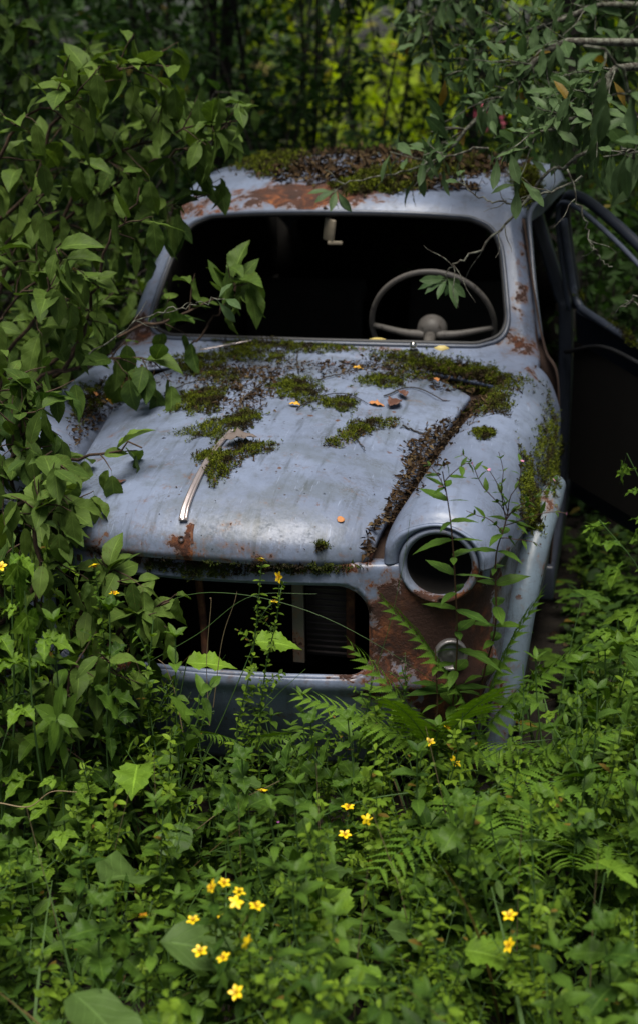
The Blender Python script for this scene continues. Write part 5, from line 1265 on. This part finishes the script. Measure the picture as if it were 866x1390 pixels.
def bush(lab, x, y, z0, z1, rad, n, lm, size, cat='shrub', name='bush', T=None, grp='bushes behind the car'):
    root = empty(name, (x, y, -.03)); tag(root, lab, cat, grp); b = Bag()
    cl = [(rng.normal(0, rad*.45), rng.normal(0, rad*.45), rng.uniform(z0, z1)) for _ in range(max(6, n//45))]
    for c in cl: b.stem(bent((0, 0, 0), c, 0, 7, .05), .008, .003, 4)
    V, F = join(*b.st); link('stems', raw_mesh('stems', V, F), B_dark, root)
    C_ = np.array(cl)[rng.integers(0, len(cl), n)]+rng.normal(0, rad*.22, (n, 3)); C_[:, 2] = np.maximum(C_[:, 2], .02)
    V, F, U = inst(T or T_lo, C_, rng.normal(0, 1, (n, 3))*[1, 1, .5]-[0, 0, .2], UP+rng.normal(0, .5, (n, 3)), size*rng.uniform(.6, 1.3, n)); link('foliage', raw_mesh('foliage', V, F, U), lm, root); return root
bb = [(-40, 3.4, 2.0, 'dark bush at the far left behind the shrubs'), (70, 3.2, 2.0, 'dark bush behind the left shrub'), (170, 3.5, 2.1, 'dark bush left of the roof'), (250, 4.0, 1.7, 'dark bush just behind the left roof corner'),
      (420, 5.0, 1.25, 'bush behind the middle of the roof'), (540, 4.8, 1.0, 'bush behind the roof moss'), (650, 5.0, 1.3, 'bush behind the right part of the roof'), (790, 4.0, 1.6, 'dark bush seen over the open door'), (860, 3.0, 1.3, 'dark bush seen through the door window'), (930, 3.6, 1.7, 'dark bush at the right edge'),
      (820, 2.9, .8, 'low dark bush behind the open door'), (740, 3.9, 1.2, 'dark bush between roof and open door'), (0, 2.6, 1.0, 'low dark bush at the far left'), (330, 6.0, 2.0, 'dark bush in the thicket behind the left part of the roof'), (480, 7.5, 1.4, 'dark bush deep in the thicket behind the roof moss'), (760, 6.0, 2.2, 'tall dark bush behind the willow'), (880, 5.0, 2.3, 'tall dark bush at the upper right edge'), (60, 5.5, 2.4, 'tall dark bush at the upper left'), (-40, 6.5, 2.6, 'tall dark bush beyond the upper left corner'), (310, 4.6, 1.75, 'dark bush close behind the left half of the roof'), (400, 5.6, 1.95, 'loose bush behind the middle of the roof, taller than its neighbours'), (590, 6.4, 1.3, 'loose bush under the bright gap in the woods'), (160, 6.2, 2.5, 'tall dark bush deep behind the left shrubs'), (250, 6.8, 2.4, 'tall dark bush beside the thicker sapling trunk')]
for px, y, z1, lab in bb:
    x = at(px, 300, 'y', y)[0]; bush(lab, x, y, .1, z1, .55, 1500, L_mid, .075)
x = at(655, 160, 'y', 7.5)[0]
bush('blurred bush with red pink blossom behind the roof on the right', x, 7.5, .9, 1.45, .35, 500, L_mid, .08)
L_pinkf = simple('pink_blossom', (.55, .10, .16), .6)
P_ = np.array([at(px, py, 'y', 7.0)+rng.normal(0, [.05, .1, .03], 3) for px, py in ((655, 150), (662, 156), (648, 158), (440, 300), (700, 190)) for _ in range(9)])
for k in (0,):
    b = Bag(); root = empty('blossom_bush', at(660, 160, 'y', 7.0)*[1, 1, 0]); tag(root, 'red pink blossoms glowing softly behind the willow', 'flower bush'); o_ = np.array(root.location)
    for c in P_[:27]: b.stem(bent((0, 0, 0), c-o_, 0, 6, .03), .004, .002, 4)
    V, F = join(*b.st); link('stems', raw_mesh('stems', V, F), B_dark, root)
    V, F, U = inst(T_round, P_[:27]-o_, rng.normal(0, 1, (27, 3)), rng.normal(0, 1, (27, 3))-[0, 1.5, 0], np.full(27, .07)); link('blossoms', raw_mesh('blossoms', V, F, U), L_pinkf, root)
# far off woods: one mass of leaves with gaps, sun and shade put into their colour
n = 42000; cl = np.stack([rng.uniform(-12, 9, 150), rng.uniform(9.5, 19, 150), rng.uniform(-.2, 4.0, 150)], 1); C_ = cl[rng.integers(0, 150, n)]+rng.normal(0, 1, (n, 3))*[.7, .7, .40]; C_[:, 2] = np.abs(C_[:, 2])
dd = C_-CAM; qx = 433+FPX*(dd@CR)/(dd@CF); qy = 695-FPX*(dd@CU)/(dd@CF)
gap = (np.sin(qx*.045)*np.sin(qy*.09+1)+np.sin(qx*.11+2)*.6 > .35) & (qx > 440) & (qx < 740) & (qy < 128)
C_ = C_[~gap | (rng.random(n) < .05)]; n = len(C_)      # openings between the far crowns
V, F, U = inst(T_lo, C_, rng.normal(0, 1, (n, 3)), UP+rng.normal(0, .6, (n, 3)), rng.uniform(.14, .30, n))
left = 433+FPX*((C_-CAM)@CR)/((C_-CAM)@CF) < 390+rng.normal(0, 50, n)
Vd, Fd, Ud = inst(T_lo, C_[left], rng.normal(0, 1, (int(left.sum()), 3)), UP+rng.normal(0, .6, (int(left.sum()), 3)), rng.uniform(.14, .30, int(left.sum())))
tag(link('shade_tinted_woods', raw_mesh('shade_tinted_woods', Vd, Fd, Ud), L_mid), 'woods painted dark as if in shade, far behind the left shrubs', 'woods', kind='stuff')  # shade over the left woods comes from the dark leaf colour
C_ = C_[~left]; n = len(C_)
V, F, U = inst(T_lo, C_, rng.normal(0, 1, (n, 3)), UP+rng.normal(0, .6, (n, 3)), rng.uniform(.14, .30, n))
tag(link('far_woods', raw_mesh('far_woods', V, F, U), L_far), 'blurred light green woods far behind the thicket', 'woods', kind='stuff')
# tall trees added round the clearing, mostly out of view: their crowns shade the rear of the car and the thicket
def tall_tree(lab, x, y, H, rad, n, zc):
    root = empty('shade_tree', (x, y, -.03)); tag(root, lab, 'tree', 'tall trees round the clearing'); P = bent((0, 0, 0), (rng.normal(0, .3), rng.normal(0, .3), H), 0, 18, .01)
    V, F = tube(P, np.linspace(.055, .02, 18), 8); link('trunk', raw_mesh('trunk', V, F), B_dark, root); b = Bag(); cl = []
    for i in range(22):
        f = rng.uniform(zc/H, 1); k = min(16, int(f*17)); a = rng.uniform(0, 2*PI); L = rad*rng.uniform(.5, 1); d = np.array([math.cos(a), math.sin(a), rng.uniform(-.1, .5)]); q = bent(P[k], P[k]+d*L, .1, 7, .03); b.stem(q, .02, .005, 5); cl += [q[3], q[5], q[6]]
    V, F = join(*b.st); link('limbs', raw_mesh('limbs', V, F), B_dark, root); cl = np.array(cl)
    C_ = cl[rng.integers(0, len(cl), n)]+rng.normal(0, .28, (n, 3)); V, F, U = inst(T_lo, C_, rng.normal(0, 1, (n, 3)), UP+rng.normal(0, .5, (n, 3)), rng.uniform(.10, .18, n)); link('crown', raw_mesh('crown', V, F, U), L_mid, root)
for lab, x, y, H, rad, n, zc in (('unseen tall tree added for shade far left of the car', -3.2, 1.5, 6, 1.8, 5000, 2.2), ('tall tree added for shade behind the left shrubs', -2.4, 3.8, 6, 1.9, 5000, 2.4), ('tall tree behind the roof, its crown widened for shade', at(288, 60, 'y', 5.6)[0], 5.6, 6, 2.3, 5000, 2.8), ('unseen tall tree added for shade right of the open door', 3.0, 2.6, 6, 1.8, 5000, 2.2),
                     ('tall tree added for shade right of the roof, hidden by the willow', at(800, 60, 'y', 4.2)[0], 4.2, 5.5, 1.9, 4000, 2.6), ('unseen tall tree added for shade at the far right', 3.4, .3, 6, 1.6, 4000, 2.2), ('unseen tall tree added for shade left of the camera', -3.6, -.8, 6, 1.6, 4000, 2.2)):
    tall_tree(lab, x, y, H, rad, n, zc)
